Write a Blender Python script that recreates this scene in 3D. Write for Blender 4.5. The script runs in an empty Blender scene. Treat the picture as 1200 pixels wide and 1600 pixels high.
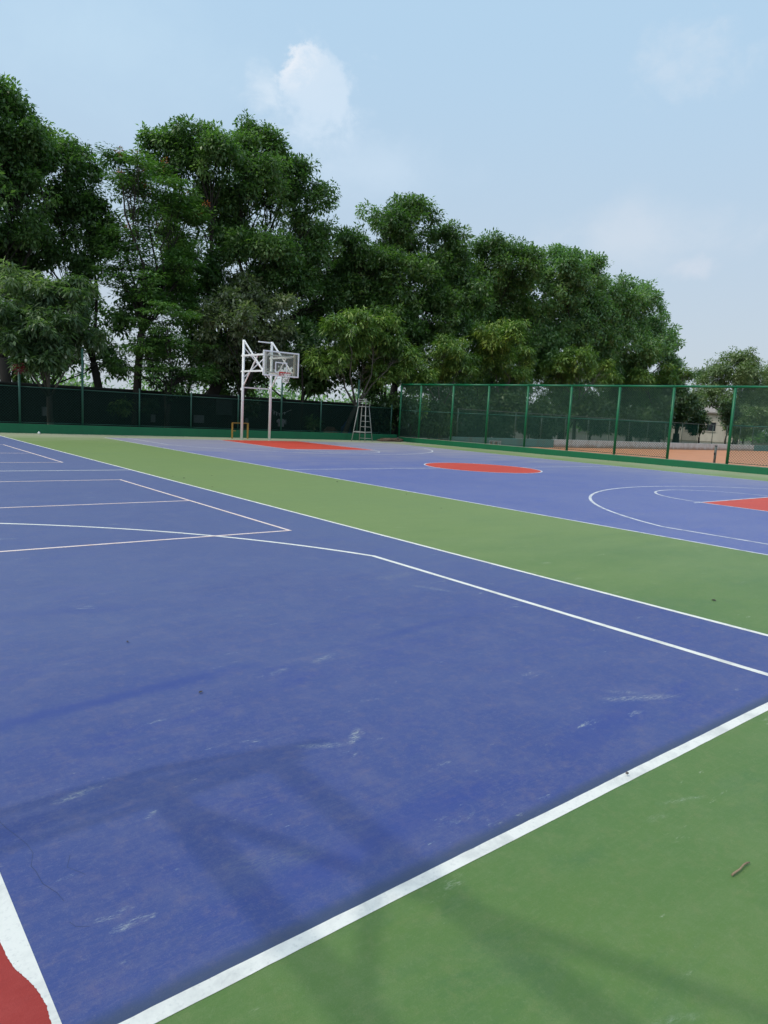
import bpy, bmesh, math, random
import numpy as np
from mathutils import Vector, Matrix
R = math.radians
scene = bpy.context.scene
col = scene.collection
rng = np.random.default_rng(7)

# ------------------------------------------------------------------ helpers
class MB:
    """collects boxes, tubes and polygons, linked as one mesh object"""
    def __init__(s): s.v = []; s.f = []; s.sm = []
    def add(s, vs, fs, smooth=False):
        o = len(s.v); s.v += [tuple(v) for v in vs]
        s.f += [tuple(o + i for i in f) for f in fs]; s.sm += [smooth] * len(fs); return s
    def box(s, c, d, rot=0.0, bev=0.0):
        x, y, z = [k / 2 for k in d]
        if bev > 0:
            b = min(bev, x * .8, y * .8, z * .8)
            bm = bmesh.new(); bmesh.ops.create_cube(bm, size=1)
            for v in bm.verts: v.co = Vector((v.co.x * 2 * x, v.co.y * 2 * y, v.co.z * 2 * z))
            bmesh.ops.bevel(bm, geom=bm.edges[:], offset=b, segments=1, affect='EDGES')
            bm.verts.index_update()
            vs = [tuple(v.co) for v in bm.verts]; fs = [tuple(v.index for v in f.verts) for f in bm.faces]; bm.free()
        else:
            vs = [(sx * x, sy * y, sz * z) for sz in (-1, 1) for sy in (-1, 1) for sx in (-1, 1)]
            fs = [(0, 2, 3, 1), (4, 5, 7, 6), (0, 1, 5, 4), (2, 6, 7, 3), (0, 4, 6, 2), (1, 3, 7, 5)]
        ca, sa = math.cos(rot), math.sin(rot)
        return s.add([(c[0] + a * ca - b_ * sa, c[1] + a * sa + b_ * ca, c[2] + z_) for a, b_, z_ in vs], fs)
    def tube(s, pts, rad, n=8, cap=True):
        pts = [Vector(p) for p in pts]
        if not hasattr(rad, '__len__'): rad = [rad] * len(pts)
        rings = []; up = None
        for i, p in enumerate(pts):
            t = (pts[min(i + 1, len(pts) - 1)] - pts[max(i - 1, 0)]).normalized()
            if up is None:
                up = Vector((0, 0, 1)) if abs(t.z) < .9 else Vector((1, 0, 0))
            a = t.cross(up).normalized(); b = a.cross(t).normalized(); up = b
            rings.append([p + (a * math.cos(2 * math.pi * k / n) + b * math.sin(2 * math.pi * k / n)) * rad[i] for k in range(n)])
        vs = [q for r in rings for q in r]
        fs = [(i * n + k, i * n + (k + 1) % n, (i + 1) * n + (k + 1) % n, (i + 1) * n + k) for i in range(len(pts) - 1) for k in range(n)]
        s.add(vs, fs, True)
        if cap:
            o = len(s.v) - len(vs)
            s.f += [tuple(o + k for k in reversed(range(n))), tuple(o + (len(pts) - 1) * n + k for k in range(n))]; s.sm += [False, False]
        return s
    def bar(s, a, b, w, d=None):
        """square bar from a to b"""
        a = Vector(a); b = Vector(b); t = (b - a).normalized(); d = d or w
        up = Vector((0, 0, 1)) if abs(t.z) < .95 else Vector((0, 1, 0))
        x = t.cross(up).normalized() * w / 2; y = x.cross(t).normalized() * d / 2
        vs = [p + sx * x + sy * y for p in (a, b) for sx, sy in ((-1, -1), (1, -1), (1, 1), (-1, 1))]
        return s.add(vs, [(3, 2, 1, 0), (4, 5, 6, 7), (0, 1, 5, 4), (1, 2, 6, 5), (2, 3, 7, 6), (3, 0, 4, 7)])
    def poly(s, pts, z): return s.add([(x, y, z) for x, y in pts], [tuple(range(len(pts)))])
    def line(s, pts, w, z, closed=False, rough=0.0):
        """painted line of width w along pts (2-D); rough: hand-painted waver of its edges"""
        if rough:
            q = []
            for a, b in zip(pts[:-1], pts[1:]):
                m = max(1, int(math.hypot(b[0] - a[0], b[1] - a[1]) / .05))
                q += [(a[0] + (b[0] - a[0]) * i / m, a[1] + (b[1] - a[1]) * i / m) for i in range(m)]
            pts = q + [pts[-1]]
            rr_ = random.Random(len(pts))
        P = [Vector((x, y)) for x, y in pts]; n = len(P); vs = []
        for i, p in enumerate(P):
            a = P[(i - 1) % n] if (closed or i > 0) else p; b = P[(i + 1) % n] if (closed or i < n - 1) else p
            d1 = (p - a).normalized() if (p - a).length > 1e-9 else (b - p).normalized()
            d2 = (b - p).normalized() if (b - p).length > 1e-9 else d1
            t = (d1 + d2).normalized(); nn = Vector((-t.y, t.x)); k = k2 = w / 2 / max(.4, t.dot(d1))
            if rough:
                k += rr_.gauss(0, .35) * rough + math.sin(i * .31) * rough * .6 + math.sin(i * .083) * rough; k2 += rr_.gauss(0, .35) * rough + math.sin(i * .27 + 2) * rough * .6 + math.sin(i * .071 + 1) * rough
            vs += [(p.x + nn.x * k, p.y + nn.y * k, z), (p.x - nn.x * k2, p.y - nn.y * k2, z)]
        m = n if closed else n - 1
        return s.add(vs, [(2 * i + 1, 2 * ((i + 1) % n) + 1, 2 * ((i + 1) % n), 2 * i) for i in range(m)])
    def build(s, name, mat, parent=None, loc=None):
        me = bpy.data.meshes.new(name); me.from_pydata(s.v, [], s.f)
        me.polygons.foreach_set('use_smooth', s.sm); me.materials.append(mat); me.update()
        o = bpy.data.objects.new(name, me); col.objects.link(o)
        if parent: o.parent = parent
        if loc: o.location = loc
        return o

def tag(o, label=None, cat=None, group=None, kind=None):
    for k, v in (('label', label), ('category', cat), ('group', group), ('kind', kind)):
        if v: o[k] = v
    return o
def thing(name, label, cat, loc, rz=0, group=None):
    o = bpy.data.objects.new(name, None); col.objects.link(o); o.empty_display_size = .3
    o.location = loc; o.rotation_euler.z = rz
    return tag(o, label, cat, group)
def arc(cx, cy, r, a0, a1, n):
    return [(cx + r * math.cos(R(a0 + (a1 - a0) * i / n)), cy + r * math.sin(R(a0 + (a1 - a0) * i / n))) for i in range(n + 1)]

# ------------------------------------------------------------------ node helpers
class NT:
    def __init__(s, name):
        s.m = bpy.data.materials.new(name); s.m.use_nodes = True; s.t = s.m.node_tree; s.t.nodes.clear()
        s.out = s.n('ShaderNodeOutputMaterial')
    def n(s, k, **kw):
        o = s.t.nodes.new(k)
        for a, v in kw.items(): setattr(o, a, v)
        return o
    def l(s, a, b): s.t.links.new(a, b)
    def put(s, node, i, v):
        if v is None: return
        if hasattr(v, 'links') or hasattr(v, 'is_linked'): s.l(v, node.inputs[i])
        else: node.inputs[i].default_value = v
    def math(s, op, a, b=None, c=None, clamp=False):
        o = s.n('ShaderNodeMath', operation=op, use_clamp=clamp)
        for i, v in enumerate((a, b, c)): s.put(o, i, v)
        return o.outputs[0]
    def vmath(s, op, a, b=None):
        o = s.n('ShaderNodeVectorMath', operation=op)
        for i, v in enumerate((a, b)): s.put(o, i, v)
        return o.outputs['Value'] if op in ('DOT_PRODUCT', 'LENGTH', 'DISTANCE') else o.outputs[0]
    def mix(s, fac, a, b, mode='MIX'):
        o = s.n('ShaderNodeMix', data_type='RGBA', blend_type=mode)
        s.put(o, 0, fac); s.put(o, 6, a); s.put(o, 7, b); return o.outputs[2]
    def smooth(s, x, a, b):
        o = s.n('ShaderNodeMapRange', interpolation_type='SMOOTHSTEP')
        s.put(o, 0, x); s.put(o, 1, a); s.put(o, 2, b); return o.outputs[0]
    def coord(s, kind='Object'): return s.n('ShaderNodeTexCoord').outputs[kind]
    def mapping(s, v, scale=(1, 1, 1), rot=(0, 0, 0), loc=(0, 0, 0)):
        o = s.n('ShaderNodeMapping'); s.l(v, o.inputs[0])
        o.inputs[1].default_value = loc; o.inputs[2].default_value = rot; o.inputs[3].default_value = scale; return o.outputs[0]
    def noise(s, v, scale, detail=3, rough=.55, dist=0.0):
        o = s.n('ShaderNodeTexNoise'); s.l(v, o.inputs['Vector'])
        o.inputs['Scale'].default_value = scale; o.inputs['Detail'].default_value = detail
        o.inputs['Roughness'].default_value = rough; o.inputs['Distortion'].default_value = dist; return o.outputs[0]
    def principled(s, colr, rough=.5, spec=.5, metal=0.0, normal=None):
        o = s.n('ShaderNodeBsdfPrincipled'); s.put(o, 'Base Color', colr); s.put(o, 'Roughness', rough)
        s.put(o, 'Specular IOR Level', spec); s.put(o, 'Metallic', metal)
        if normal is not None: s.l(normal, o.inputs['Normal'])
        return o.outputs[0]
    def bump(s, h, strength, dist):
        o = s.n('ShaderNodeBump'); s.l(h, o.inputs['Height']); o.inputs['Strength'].default_value = strength
        o.inputs['Distance'].default_value = dist; return o.outputs[0]
    def done(s, sh): s.l(sh, s.out.inputs[0]); return s.m
def c4(*c): return (c[0], c[1], c[2], 1.0)

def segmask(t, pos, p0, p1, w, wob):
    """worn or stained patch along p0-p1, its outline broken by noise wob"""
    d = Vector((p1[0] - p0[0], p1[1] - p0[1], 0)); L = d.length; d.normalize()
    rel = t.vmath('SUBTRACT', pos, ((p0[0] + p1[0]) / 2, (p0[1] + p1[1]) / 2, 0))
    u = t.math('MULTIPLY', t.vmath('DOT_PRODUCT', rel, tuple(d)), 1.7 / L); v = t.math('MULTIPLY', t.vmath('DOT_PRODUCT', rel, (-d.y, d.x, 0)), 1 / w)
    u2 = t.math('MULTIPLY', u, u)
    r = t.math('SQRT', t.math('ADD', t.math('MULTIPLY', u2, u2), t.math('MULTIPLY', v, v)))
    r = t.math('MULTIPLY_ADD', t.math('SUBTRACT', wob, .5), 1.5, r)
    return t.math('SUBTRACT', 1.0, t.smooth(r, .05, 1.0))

def court_paint(name, base, dark, pale, dust, scuff_amt=1.0, segs=(), dusty=None, edge=None, spec=.28, chalk=.75):
    """worn acrylic court paint: mottling, brushed scuffs, chalky marks, dust, painted distance sheen"""
    t = NT(name); pos = t.coord()
    big = t.noise(pos, .45, 5, .62, .4); mid = t.noise(pos, 3.2, 8, .80, .2); spk = t.noise(pos, 130, 4, .8); mot = t.noise(pos, 11, 8, .82)
    fine = t.noise(pos, 240, 2, .6); grain = t.noise(pos, 34, 6, .82)
    c = t.mix(t.smooth(big, .34, .66), base, dark)
    sat = c4(dark[0] * .72, dark[1] * .84, dark[2] * 1.12)
    c = t.mix(t.math('MULTIPLY', t.smooth(t.noise(t.mapping(pos, (.6, 1.4, 1), (0, 0, .5), (3, 9, 0)), 1.5, 7, .72, .3), .50, .68), .65), c, sat)
    c = t.mix(t.math('MULTIPLY', t.smooth(mid, .44, .72), .45), c, pale)
    pale2 = c4(pale[0] * 1.12, pale[1] * .93, pale[2] * .86)
    c = t.mix(t.math('MULTIPLY', t.smooth(mot, .47, .68), .45 * scuff_amt), c, pale2)
    # brushed streaks in several directions, coarse and fine
    for k, (ang, ax, sc, lo, hi, am) in enumerate(((.25, .12, 7, .50, .80, .40), (-.55, .12, 12, .52, .80, .40), (1.15, .14, 9, .52, .80, .30), (.5, .07, 34, .50, .72, .60), (-.9, .07, 44, .50, .72, .60), (.1, .14, 80, .50, .70, .55), (.95, .16, 95, .50, .70, .5), (-.5, .12, 70, .50, .70, .5))):
        st = t.noise(t.mapping(pos, (ax, 1.6, 1), (0, 0, ang), (k * 7.3, k * 3.1, 0)), sc, 4, .78, .25)
        gate = t.smooth(t.noise(t.mapping(pos, (.7, 1.3, 1), (0, 0, ang), (k * 11., 5, 0)), 1.7, 5, .70), .38, .66)
        c = t.mix(t.math('MULTIPLY', t.math('MULTIPLY', t.smooth(st, lo, hi), gate), am * (1.0 if k < 3 else .62) * scuff_amt), c, dark if k in (3, 7) else pale2 if k in (1, 4, 6) else pale)
    c = t.mix(t.math('MULTIPLY', t.smooth(grain, .48, .74), .62 * scuff_amt), c, pale)
    c = t.mix(t.math('MULTIPLY', t.smooth(fine, .35, .70), .45), c, dark)
    c = t.mix(t.math('MULTIPLY', t.smooth(spk, .54, .74), .60 * scuff_amt), c, pale)
    wob = t.noise(pos, 14, 5, .72); hair = t.noise(t.mapping(pos, (.5, 2.0, 1), (0, 0, .4)), 46, 7, .85)
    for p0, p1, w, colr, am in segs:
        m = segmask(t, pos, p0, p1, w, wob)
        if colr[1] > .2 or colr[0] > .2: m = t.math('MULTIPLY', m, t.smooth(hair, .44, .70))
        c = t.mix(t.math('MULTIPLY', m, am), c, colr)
    # sparse chalk marks: small worn spots, stretched
    for k, (sc, ang, thr) in enumerate(((3.4, .5, .62), (7.0, -.3, .645), (15.0, .1, .66), (36.0, .9, .695), (80.0, .2, .72))):
        s1 = t.noise(t.mapping(pos, (.5, 1.5, 1), (0, 0, ang), (k * 4.7, 1.3 + k, 0)), sc, 7, .72, .2)
        hf = t.smooth(t.noise(t.mapping(pos, (.5, 2.2, 1), (0, 0, ang)), 80, 4, .7), .42, .62)
        c = t.mix(t.math('MULTIPLY', t.math('MULTIPLY', t.smooth(s1, thr, thr + .08), hf), chalk * scuff_amt), c, dust)
    sep = t.n('ShaderNodeSeparateXYZ'); t.l(pos, sep.inputs[0])
    if dusty:  # sheen painted as paling with distance over the courts; dust by the far walls
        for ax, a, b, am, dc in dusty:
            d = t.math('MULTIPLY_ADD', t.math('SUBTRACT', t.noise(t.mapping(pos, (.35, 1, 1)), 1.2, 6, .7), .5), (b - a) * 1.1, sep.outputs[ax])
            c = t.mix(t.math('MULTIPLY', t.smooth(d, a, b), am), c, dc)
    if edge:  # grey over-painted strip inside the baseline
        y0, y1, colr = edge
        d = t.math('MULTIPLY_ADD', t.math('SUBTRACT', t.noise(pos, 9, 6, .75), .5), .035, sep.outputs[1])
        c = t.mix(t.math('MULTIPLY', t.math('SUBTRACT', 1.0, t.smooth(d, y0, y1)), .72), c, colr)
    h = t.math('ADD', t.math('MULTIPLY', fine, .8), spk)
    return t.done(t.principled(c, t.math('MULTIPLY_ADD', mid, .2, .46), spec, 0, t.bump(h, .3, .0025)))

def line_paint(name, colr, worn, amt):
    t = NT(name); pos = t.coord()
    w = t.noise(pos, 5, 5, .7, .4); g = t.noise(pos, 55, 4, .7); spot = t.noise(pos, 28, 4, .7)
    c = t.mix(t.math('MULTIPLY', t.smooth(w, .42, .72), amt), colr, worn)
    c = t.mix(t.math('MULTIPLY', t.smooth(g, .5, .78), amt * .9), c, worn)
    c = t.mix(t.math('MULTIPLY', t.smooth(spot, .68, .74), amt), c, c4(.2, .2, .19))
    return t.done(t.principled(c, .6, .3, 0, t.bump(g, .15, .002)))

def paint(name, colr, dirt=None, amt=.4, rough=.45, scale=6, metal=0.0, streak=False):
    """painted metal, concrete or wood with weathering"""
    t = NT(name); pos = t.coord(); dirt = dirt or c4(colr[0] * .45, colr[1] * .42, colr[2] * .38)
    v = t.mapping(pos, (1, 1, .22)) if streak else pos
    n1 = t.noise(v, scale, 5, .65, .4); n2 = t.noise(pos, scale * 9, 4, .7)
    c = t.mix(t.math('MULTIPLY', t.smooth(n1, .42, .75), amt), colr, dirt)
    c = t.mix(t.math('MULTIPLY', t.smooth(n2, .55, .8), amt * .6), c, dirt)
    return t.done(t.principled(c, t.math('MULTIPLY_ADD', n1, .25, rough - .1), .4, metal, t.bump(n2, .12, .004)))

def leafmat(name, dark, mid, light, trans=.42, rough=.42):
    t = NT(name); a = t.n('ShaderNodeAttribute', attribute_name='tone').outputs['Fac']
    r = t.n('ShaderNodeValToRGB'); t.l(a, r.inputs[0])
    e = r.color_ramp.elements; e[0].position = .08; e[0].color = dark; e[1].position = .95; e[1].color = light
    m = e.new(.55); m.color = mid
    p = t.principled(r.outputs[0], rough, .5)
    tr = t.n('ShaderNodeBsdfTranslucent'); t.l(t.mix(1.0, r.outputs[0], c4(1.1, 1.5, .5), 'MULTIPLY'), tr.inputs[0])
    mx = t.n('ShaderNodeMixShader'); mx.inputs[0].default_value = trans; t.l(p, mx.inputs[1]); t.l(tr.outputs[0], mx.inputs[2])
    return t.done(mx.outputs[0])

def see_through(name, colr, opacity):
    t = NT(name); pos = t.coord()
    d = t.n('ShaderNodeBsdfDiffuse'); t.put(d, 0, t.mix(t.noise(pos, 1.3, 4), colr, c4(colr[0] * 1.7, colr[1] * 1.7, colr[2] * 1.7)))
    tr = t.n('ShaderNodeBsdfTransparent'); mx = t.n('ShaderNodeMixShader'); mx.inputs[0].default_value = opacity
    t.l(tr.outputs[0], mx.inputs[1]); t.l(d.outputs[0], mx.inputs[2]); return t.done(mx.outputs[0])

# ------------------------------------------------------------------ materials
DUST = c4(.42, .40, .30)
M = {}
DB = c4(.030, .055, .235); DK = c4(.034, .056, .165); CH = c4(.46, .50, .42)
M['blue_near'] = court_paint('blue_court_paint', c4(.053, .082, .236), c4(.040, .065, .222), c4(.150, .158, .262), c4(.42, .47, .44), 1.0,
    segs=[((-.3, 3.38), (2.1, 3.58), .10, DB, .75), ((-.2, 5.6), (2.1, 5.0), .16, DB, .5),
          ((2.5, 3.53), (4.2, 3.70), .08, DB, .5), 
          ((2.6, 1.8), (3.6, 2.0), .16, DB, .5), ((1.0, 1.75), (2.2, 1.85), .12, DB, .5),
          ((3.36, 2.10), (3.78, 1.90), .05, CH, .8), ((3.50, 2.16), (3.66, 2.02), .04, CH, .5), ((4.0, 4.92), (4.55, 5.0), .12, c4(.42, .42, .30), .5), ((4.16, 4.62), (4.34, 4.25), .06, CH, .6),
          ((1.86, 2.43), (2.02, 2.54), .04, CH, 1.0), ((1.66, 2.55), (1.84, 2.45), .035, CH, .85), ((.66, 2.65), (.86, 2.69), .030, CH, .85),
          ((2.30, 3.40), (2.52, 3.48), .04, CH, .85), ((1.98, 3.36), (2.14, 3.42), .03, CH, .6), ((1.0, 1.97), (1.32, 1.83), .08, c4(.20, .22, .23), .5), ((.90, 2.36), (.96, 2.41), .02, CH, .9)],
    edge=(1.570, 1.632, c4(.045, .066, .105)), dusty=((1, 1.8, 6.5, .40, c4(.130, .165, .275)), (1, 6, 20, .30, c4(.16, .185, .30))))  # paling with distance paints the grazing sheen into the blue
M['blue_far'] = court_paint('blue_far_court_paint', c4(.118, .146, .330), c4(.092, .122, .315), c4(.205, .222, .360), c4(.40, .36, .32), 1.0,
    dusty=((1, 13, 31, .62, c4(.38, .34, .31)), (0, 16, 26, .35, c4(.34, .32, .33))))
M['green'] = court_paint('green_court_paint', c4(.106, .188, .043), c4(.083, .167, .045), c4(.170, .235, .098), c4(.42, .46, .33), .85,
    segs=[((2.62, 1.33), (2.84, 1.25), .022, CH, .45), ((1.60, .78), (1.74, .71), .02, CH, .35), ((2.44, 1.30), (2.58, 1.27), .025, CH, .3), ((1.0, 1.0), (1.1, .92), .04, CH, .25)],
    dusty=((1, 1.2, 8.0, .50, c4(.235, .300, .112)), (1, 25.5, 31.6, .75, DUST), (0, 23.5, 28.5, .5, DUST)))  # first band mixes painted sheen with dust, the rest is dust by the walls
M['red'] = court_paint('red_key_paint', c4(.57, .060, .032), c4(.51, .050, .028), c4(.53, .10, .070), c4(.52, .30, .24), .5)
M['red_near'] = court_paint('red_near_key_paint', c4(.345, .036, .028), c4(.30, .030, .024), c4(.40, .065, .055), c4(.52, .24, .20), .6)
M['line'] = line_paint('white_line_paint', c4(.76, .745, .69), c4(.48, .48, .46), .65)
M['line_far'] = line_paint('worn_white_line_paint', c4(.66, .66, .67), c4(.28, .30, .38), .95)
M['pink'] = line_paint('pale_pink_line_paint', c4(.80, .66, .61), c4(.68, .42, .30), .5)
M['crack'] = paint('crack_dark', c4(.030, .045, .110), None, .3)
M['earth'] = court_paint('bare_earth', c4(.12, .095, .060), c4(.07, .075, .035), c4(.20, .155, .10), c4(.26, .21, .14), .8)
M['clay'] = court_paint('clay_court', c4(.56, .235, .105), c4(.50, .195, .085), c4(.60, .31, .17), c4(.66, .43, .26), .8)
M['wall_green'] = paint('green_wall_paint', c4(.003, .125, .050), c4(.008, .075, .038), .35, .5, 2.2, streak=True)
M['metal_green'] = paint('green_metal_paint', c4(.004, .130, .050), c4(.012, .085, .042), .3, .38, 5)
M['metal_green_old'] = paint('faded_green_metal_paint', c4(.016, .080, .056), c4(.03, .05, .04), .45, .5, 5)
M['wire'] = paint('green_wire', c4(.035, .085, .060), c4(.022, .05, .04), .3, .5, 8)
M['wire_dark'] = paint('dark_green_wire', c4(.008, .030, .024), None, .3, .6, 8)
M['net'] = see_through('added_shade_sheet', c4(.0020, .0085, .0060), .78)  # added see-through sheet that darkens like the shade under the trees
M['net2'] = see_through('green_shade_cloth', c4(.006, .030, .024), .55)
M['white'] = paint('white_metal_paint', c4(.86, .86, .86), c4(.62, .60, .59), .25, .4, 7)
M['chair'] = paint('dull_white_metal', c4(.30, .30, .28), c4(.18, .165, .15), .5, .5, 9)
M['beige'] = paint('weathered_wood', c4(.50, .46, .34), c4(.30, .27, .20), .5, .6, 8)
M['orange'] = paint('red_rim_paint', c4(.50, .035, .03), None, .3, .4)
M['cord'] = paint('white_cord', c4(.70, .68, .66), None, .3, .8)
M['yellow'] = paint('yellow_stand_paint', c4(.34, .19, .035), c4(.20, .13, .05), .5, .5, 9)
M['bark'] = paint('dark_bark', c4(.040, .034, .027), c4(.018, .016, .013), .6, .9, 5, streak=True)
M['bark_pale'] = paint('grey_bark', c4(.15, .13, .105), c4(.06, .052, .042), .6, .9, 5, streak=True)
M['compound'] = paint('mossy_wall', c4(.026, .030, .026), c4(.012, .016, .012), .7, .8, 1.2, streak=True)
M['coping'] = paint('pale_coping', c4(.26, .25, .19), c4(.10, .10, .07), .6, .8, 3)
tw_ = NT('stained_whitewash'); _p = tw_.coord(); _s = tw_.n('ShaderNodeSeparateXYZ'); tw_.l(_p, _s.inputs[0])
_n = tw_.noise(tw_.mapping(_p, (1, 1, .3)), 2.2, 6, .7); _c = tw_.mix(tw_.math('MULTIPLY', tw_.smooth(_n, .42, .72), .7), c4(.54, .55, .53), c4(.30, .27, .22))
_z = tw_.math('MULTIPLY_ADD', tw_.math('SUBTRACT', tw_.noise(_p, 1.7, 5, .7), .5), .5, _s.outputs[2])   # clay splashed up the foot of the wall
_c = tw_.mix(tw_.math('MULTIPLY', tw_.math('SUBTRACT', 1.0, tw_.smooth(_z, -.02, .26)), .85), _c, c4(.30, .155, .085))
M['whitewash'] = tw_.done(tw_.principled(_c, .85, .3))
M['teal'] = paint('faded_teal_wall', c4(.085, .205, .185), c4(.13, .13, .10), .5, .7, 1.6, streak=True)
M['post_grey'] = paint('grey_green_post', c4(.085, .105, .095), c4(.04, .04, .035), .5, .5, 6)
M['pale_post'] = paint('pale_green_post', c4(.055, .095, .075), c4(.08, .10, .08), .5, .5, 6)
M['board'] = paint('pale_board', c4(.34, .36, .35), c4(.16, .15, .14), .5, .7, 4)
M['cloth_white'] = paint('white_cloth', c4(.62, .60, .60), c4(.44, .42, .42), .3, .9, 5)
M['blue_sheet'] = paint('blue_sheet', c4(.040, .095, .24), c4(.02, .045, .12), .4, .6, 5)
M['brown'] = paint('brown_sack', c4(.18, .115, .075), c4(.09, .06, .04), .5, .9, 5)
M['rust'] = paint('rusty_slats', c4(.20, .13, .10), c4(.10, .06, .045), .5, .8, 8)
M['redcloth'] = paint('red_cloth', c4(.24, .010, .018), c4(.10, .008, .012), .5, .9, 7)
M['house'] = paint('cream_plaster', c4(.56, .50, .40), c4(.36, .31, .25), .5, .8, 1.5, streak=True)
M['roof'] = paint('roof_sheet', c4(.30, .26, .23), c4(.18, .15, .13), .5, .7, 3)
M['dark_opening'] = paint('window_glass', c4(.02, .024, .028), None, .2, .2)
M['twig'] = paint('dry_twig', c4(.30, .21, .13), c4(.14, .09, .06), .5, .8, 40)
M['dryleaf'] = paint('dry_leaf', c4(.055, .042, .030), c4(.03, .022, .018), .5, .8, 40)
M['pebble'] = paint('grey_pebble', c4(.13, .115, .105), None, .4, .8, 60)
M['paper'] = paint('white_paper', c4(.70, .71, .70), None, .2, .8, 30)
M['soil'] = paint('brown_soil', c4(.15, .095, .062), c4(.08, .05, .034), .6, .95, 9)
M['fruit'] = paint('pale_green_fruit', c4(.34, .36, .25), c4(.22, .26, .14), .4, .5, 20)
M['flower'] = leafmat('orange_blossom', c4(.24, .05, .02), c4(.34, .08, .03), c4(.44, .15, .06), .3)
M['redflower'] = leafmat('dark_red_blossom', c4(.06, .004, .009), c4(.11, .006, .013), c4(.17, .012, .022), .25)
M['broad'] = leafmat('dark_broadleaf', c4(0.044, 0.090, 0.032), c4(0.100, 0.181, 0.058), c4(0.212, 0.310, 0.112))
M['broad2'] = leafmat('deep_green_broadleaf', c4(0.046, 0.097, 0.036), c4(0.108, 0.193, 0.062), c4(0.224, 0.329, 0.119))
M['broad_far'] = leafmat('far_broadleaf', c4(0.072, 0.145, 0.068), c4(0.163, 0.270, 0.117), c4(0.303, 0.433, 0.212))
M['olive'] = leafmat('olive_leaf', c4(0.090, 0.117, 0.065), c4(0.194, 0.226, 0.126), c4(0.409, 0.434, 0.265))
M['feather'] = leafmat('feathery_leaf', c4(0.045, 0.109, 0.029), c4(0.099, 0.198, 0.049), c4(0.200, 0.333, 0.072), .32)
M['mango_dark'] = leafmat('mango_leaf', c4(0.048, 0.094, 0.042), c4(0.133, 0.197, 0.096), c4(0.334, 0.395, 0.219))
M['mango_bright'] = leafmat('fresh_mango_leaf', c4(0.059, 0.124, 0.031), c4(0.156, 0.256, 0.059), c4(0.403, 0.490, 0.115), .30)
M['pale'] = leafmat('sunlit_pale_leaf', c4(0.091, 0.142, 0.057), c4(0.164, 0.225, 0.097), c4(0.273, 0.325, 0.158), .30)
M['shade_leaf'] = leafmat('shrub_leaf', c4(0.025, 0.057, 0.023), c4(0.057, 0.106, 0.039), c4(0.120, 0.184, 0.062), .25)
tg = NT('dusty_backboard_glass')
_tr = tg.n('ShaderNodeBsdfTransparent'); _tr.inputs[0].default_value = c4(.86, .87, .83)
_df = tg.n('ShaderNodeBsdfDiffuse'); _df.inputs[0].default_value = c4(.36, .33, .27)
_gl = tg.n('ShaderNodeBsdfGlossy'); _gl.inputs['Roughness'].default_value = .08
_m1 = tg.n('ShaderNodeMixShader'); tg.put(_m1, 0, tg.math('MULTIPLY_ADD', tg.noise(tg.coord(), 4, 4), .08, .035)); tg.l(_tr.outputs[0], _m1.inputs[1]); tg.l(_df.outputs[0], _m1.inputs[2])
_m2 = tg.n('ShaderNodeMixShader'); _m2.inputs[0].default_value = .06; tg.l(_m1.outputs[0], _m2.inputs[1]); tg.l(_gl.outputs[0], _m2.inputs[2])
M['glass'] = tg.done(_m2.outputs[0])
HZ0 = (6.3, 7.1, 8.0); HZ1 = (5.5, 7.8, 9.9); HZF = .76; SUN_E = 1.0; EXPO = 0.03; AUR = 28.0
# ------------------------------------------------------------------ the ground and the courts
def struct(name, mb, mat, label=None):
    return tag(mb.build(name, mat), label, None, None, 'structure')
struct('ground', MB().poly([(-500, -400), (700, -400), (700, 700), (-500, 700)], -.03), M['earth'], 'brown earth stretching beyond the courts under the trees')
# sunlit clay of the tennis court behind the right-hand fence
def fx(y): return 26.55 + (31.5 - y) * .06          # line of the right-hand fence wall
struct('clay_court', MB().poly([(fx(-20) + .2, -20), (95, -20), (95, 27.85), (fx(27.85) + .2, 27.85)], -.012), M['clay'], 'orange clay tennis court seen through the green fence')
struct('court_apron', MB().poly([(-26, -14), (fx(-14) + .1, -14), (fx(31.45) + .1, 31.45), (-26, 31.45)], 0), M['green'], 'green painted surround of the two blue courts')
XA, YA, XB = 5.57, 1.53, 9.33
CB, XB2 = 16.5, 23.95
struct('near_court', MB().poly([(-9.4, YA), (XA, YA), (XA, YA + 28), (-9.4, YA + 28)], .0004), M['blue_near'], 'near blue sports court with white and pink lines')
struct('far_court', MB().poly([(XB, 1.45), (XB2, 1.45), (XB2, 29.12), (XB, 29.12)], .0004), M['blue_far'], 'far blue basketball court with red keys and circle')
KA = .42                                            # outer edge of the near key line
ep = [(.353, 5.0), (.353, 2.10), (.357, 2.04), (.359, 1.99), (.362, 1.93), (.369, 1.88), (.379, 1.85), (.388, 1.82), (.397, 1.78), (.402, 1.74), (.404, 1.71), (.402, 1.68), (.400, 1.64), (.398, 1.60)]
re_ = random.Random(6); edge = [ep[0], ep[1]]
for a, b in zip(ep[1:-1], ep[2:]):                   # ragged, flaking paint edge
    for i in range(1, 9): edge.append((a[0] + (b[0] - a[0]) * i / 8 + re_.gauss(0, .0005) + .0012 * math.sin(len(edge) * 1.9) * math.sin(len(edge) * .37), a[1] + (b[1] - a[1]) * i / 8))
struct('near_key_paint', MB().poly([(-4.0, 5.0), (-4.0, 1.60)] + list(reversed(edge)), .0008), M['red_near'], 'red key paint at the lower left with a wobbly edge')
mk = MB()
mk.line([(XA, YA - .025), (XA, YA + 28)], .05, .0013, False, .0013)
mk.line([(-1.5, YA), (XA + .025, YA)], .052, .0015, False, .0012)
mk.line([(-9.4, YA + 14.05), (XA - .025, YA + 14.05)], .05, .0013)
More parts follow.
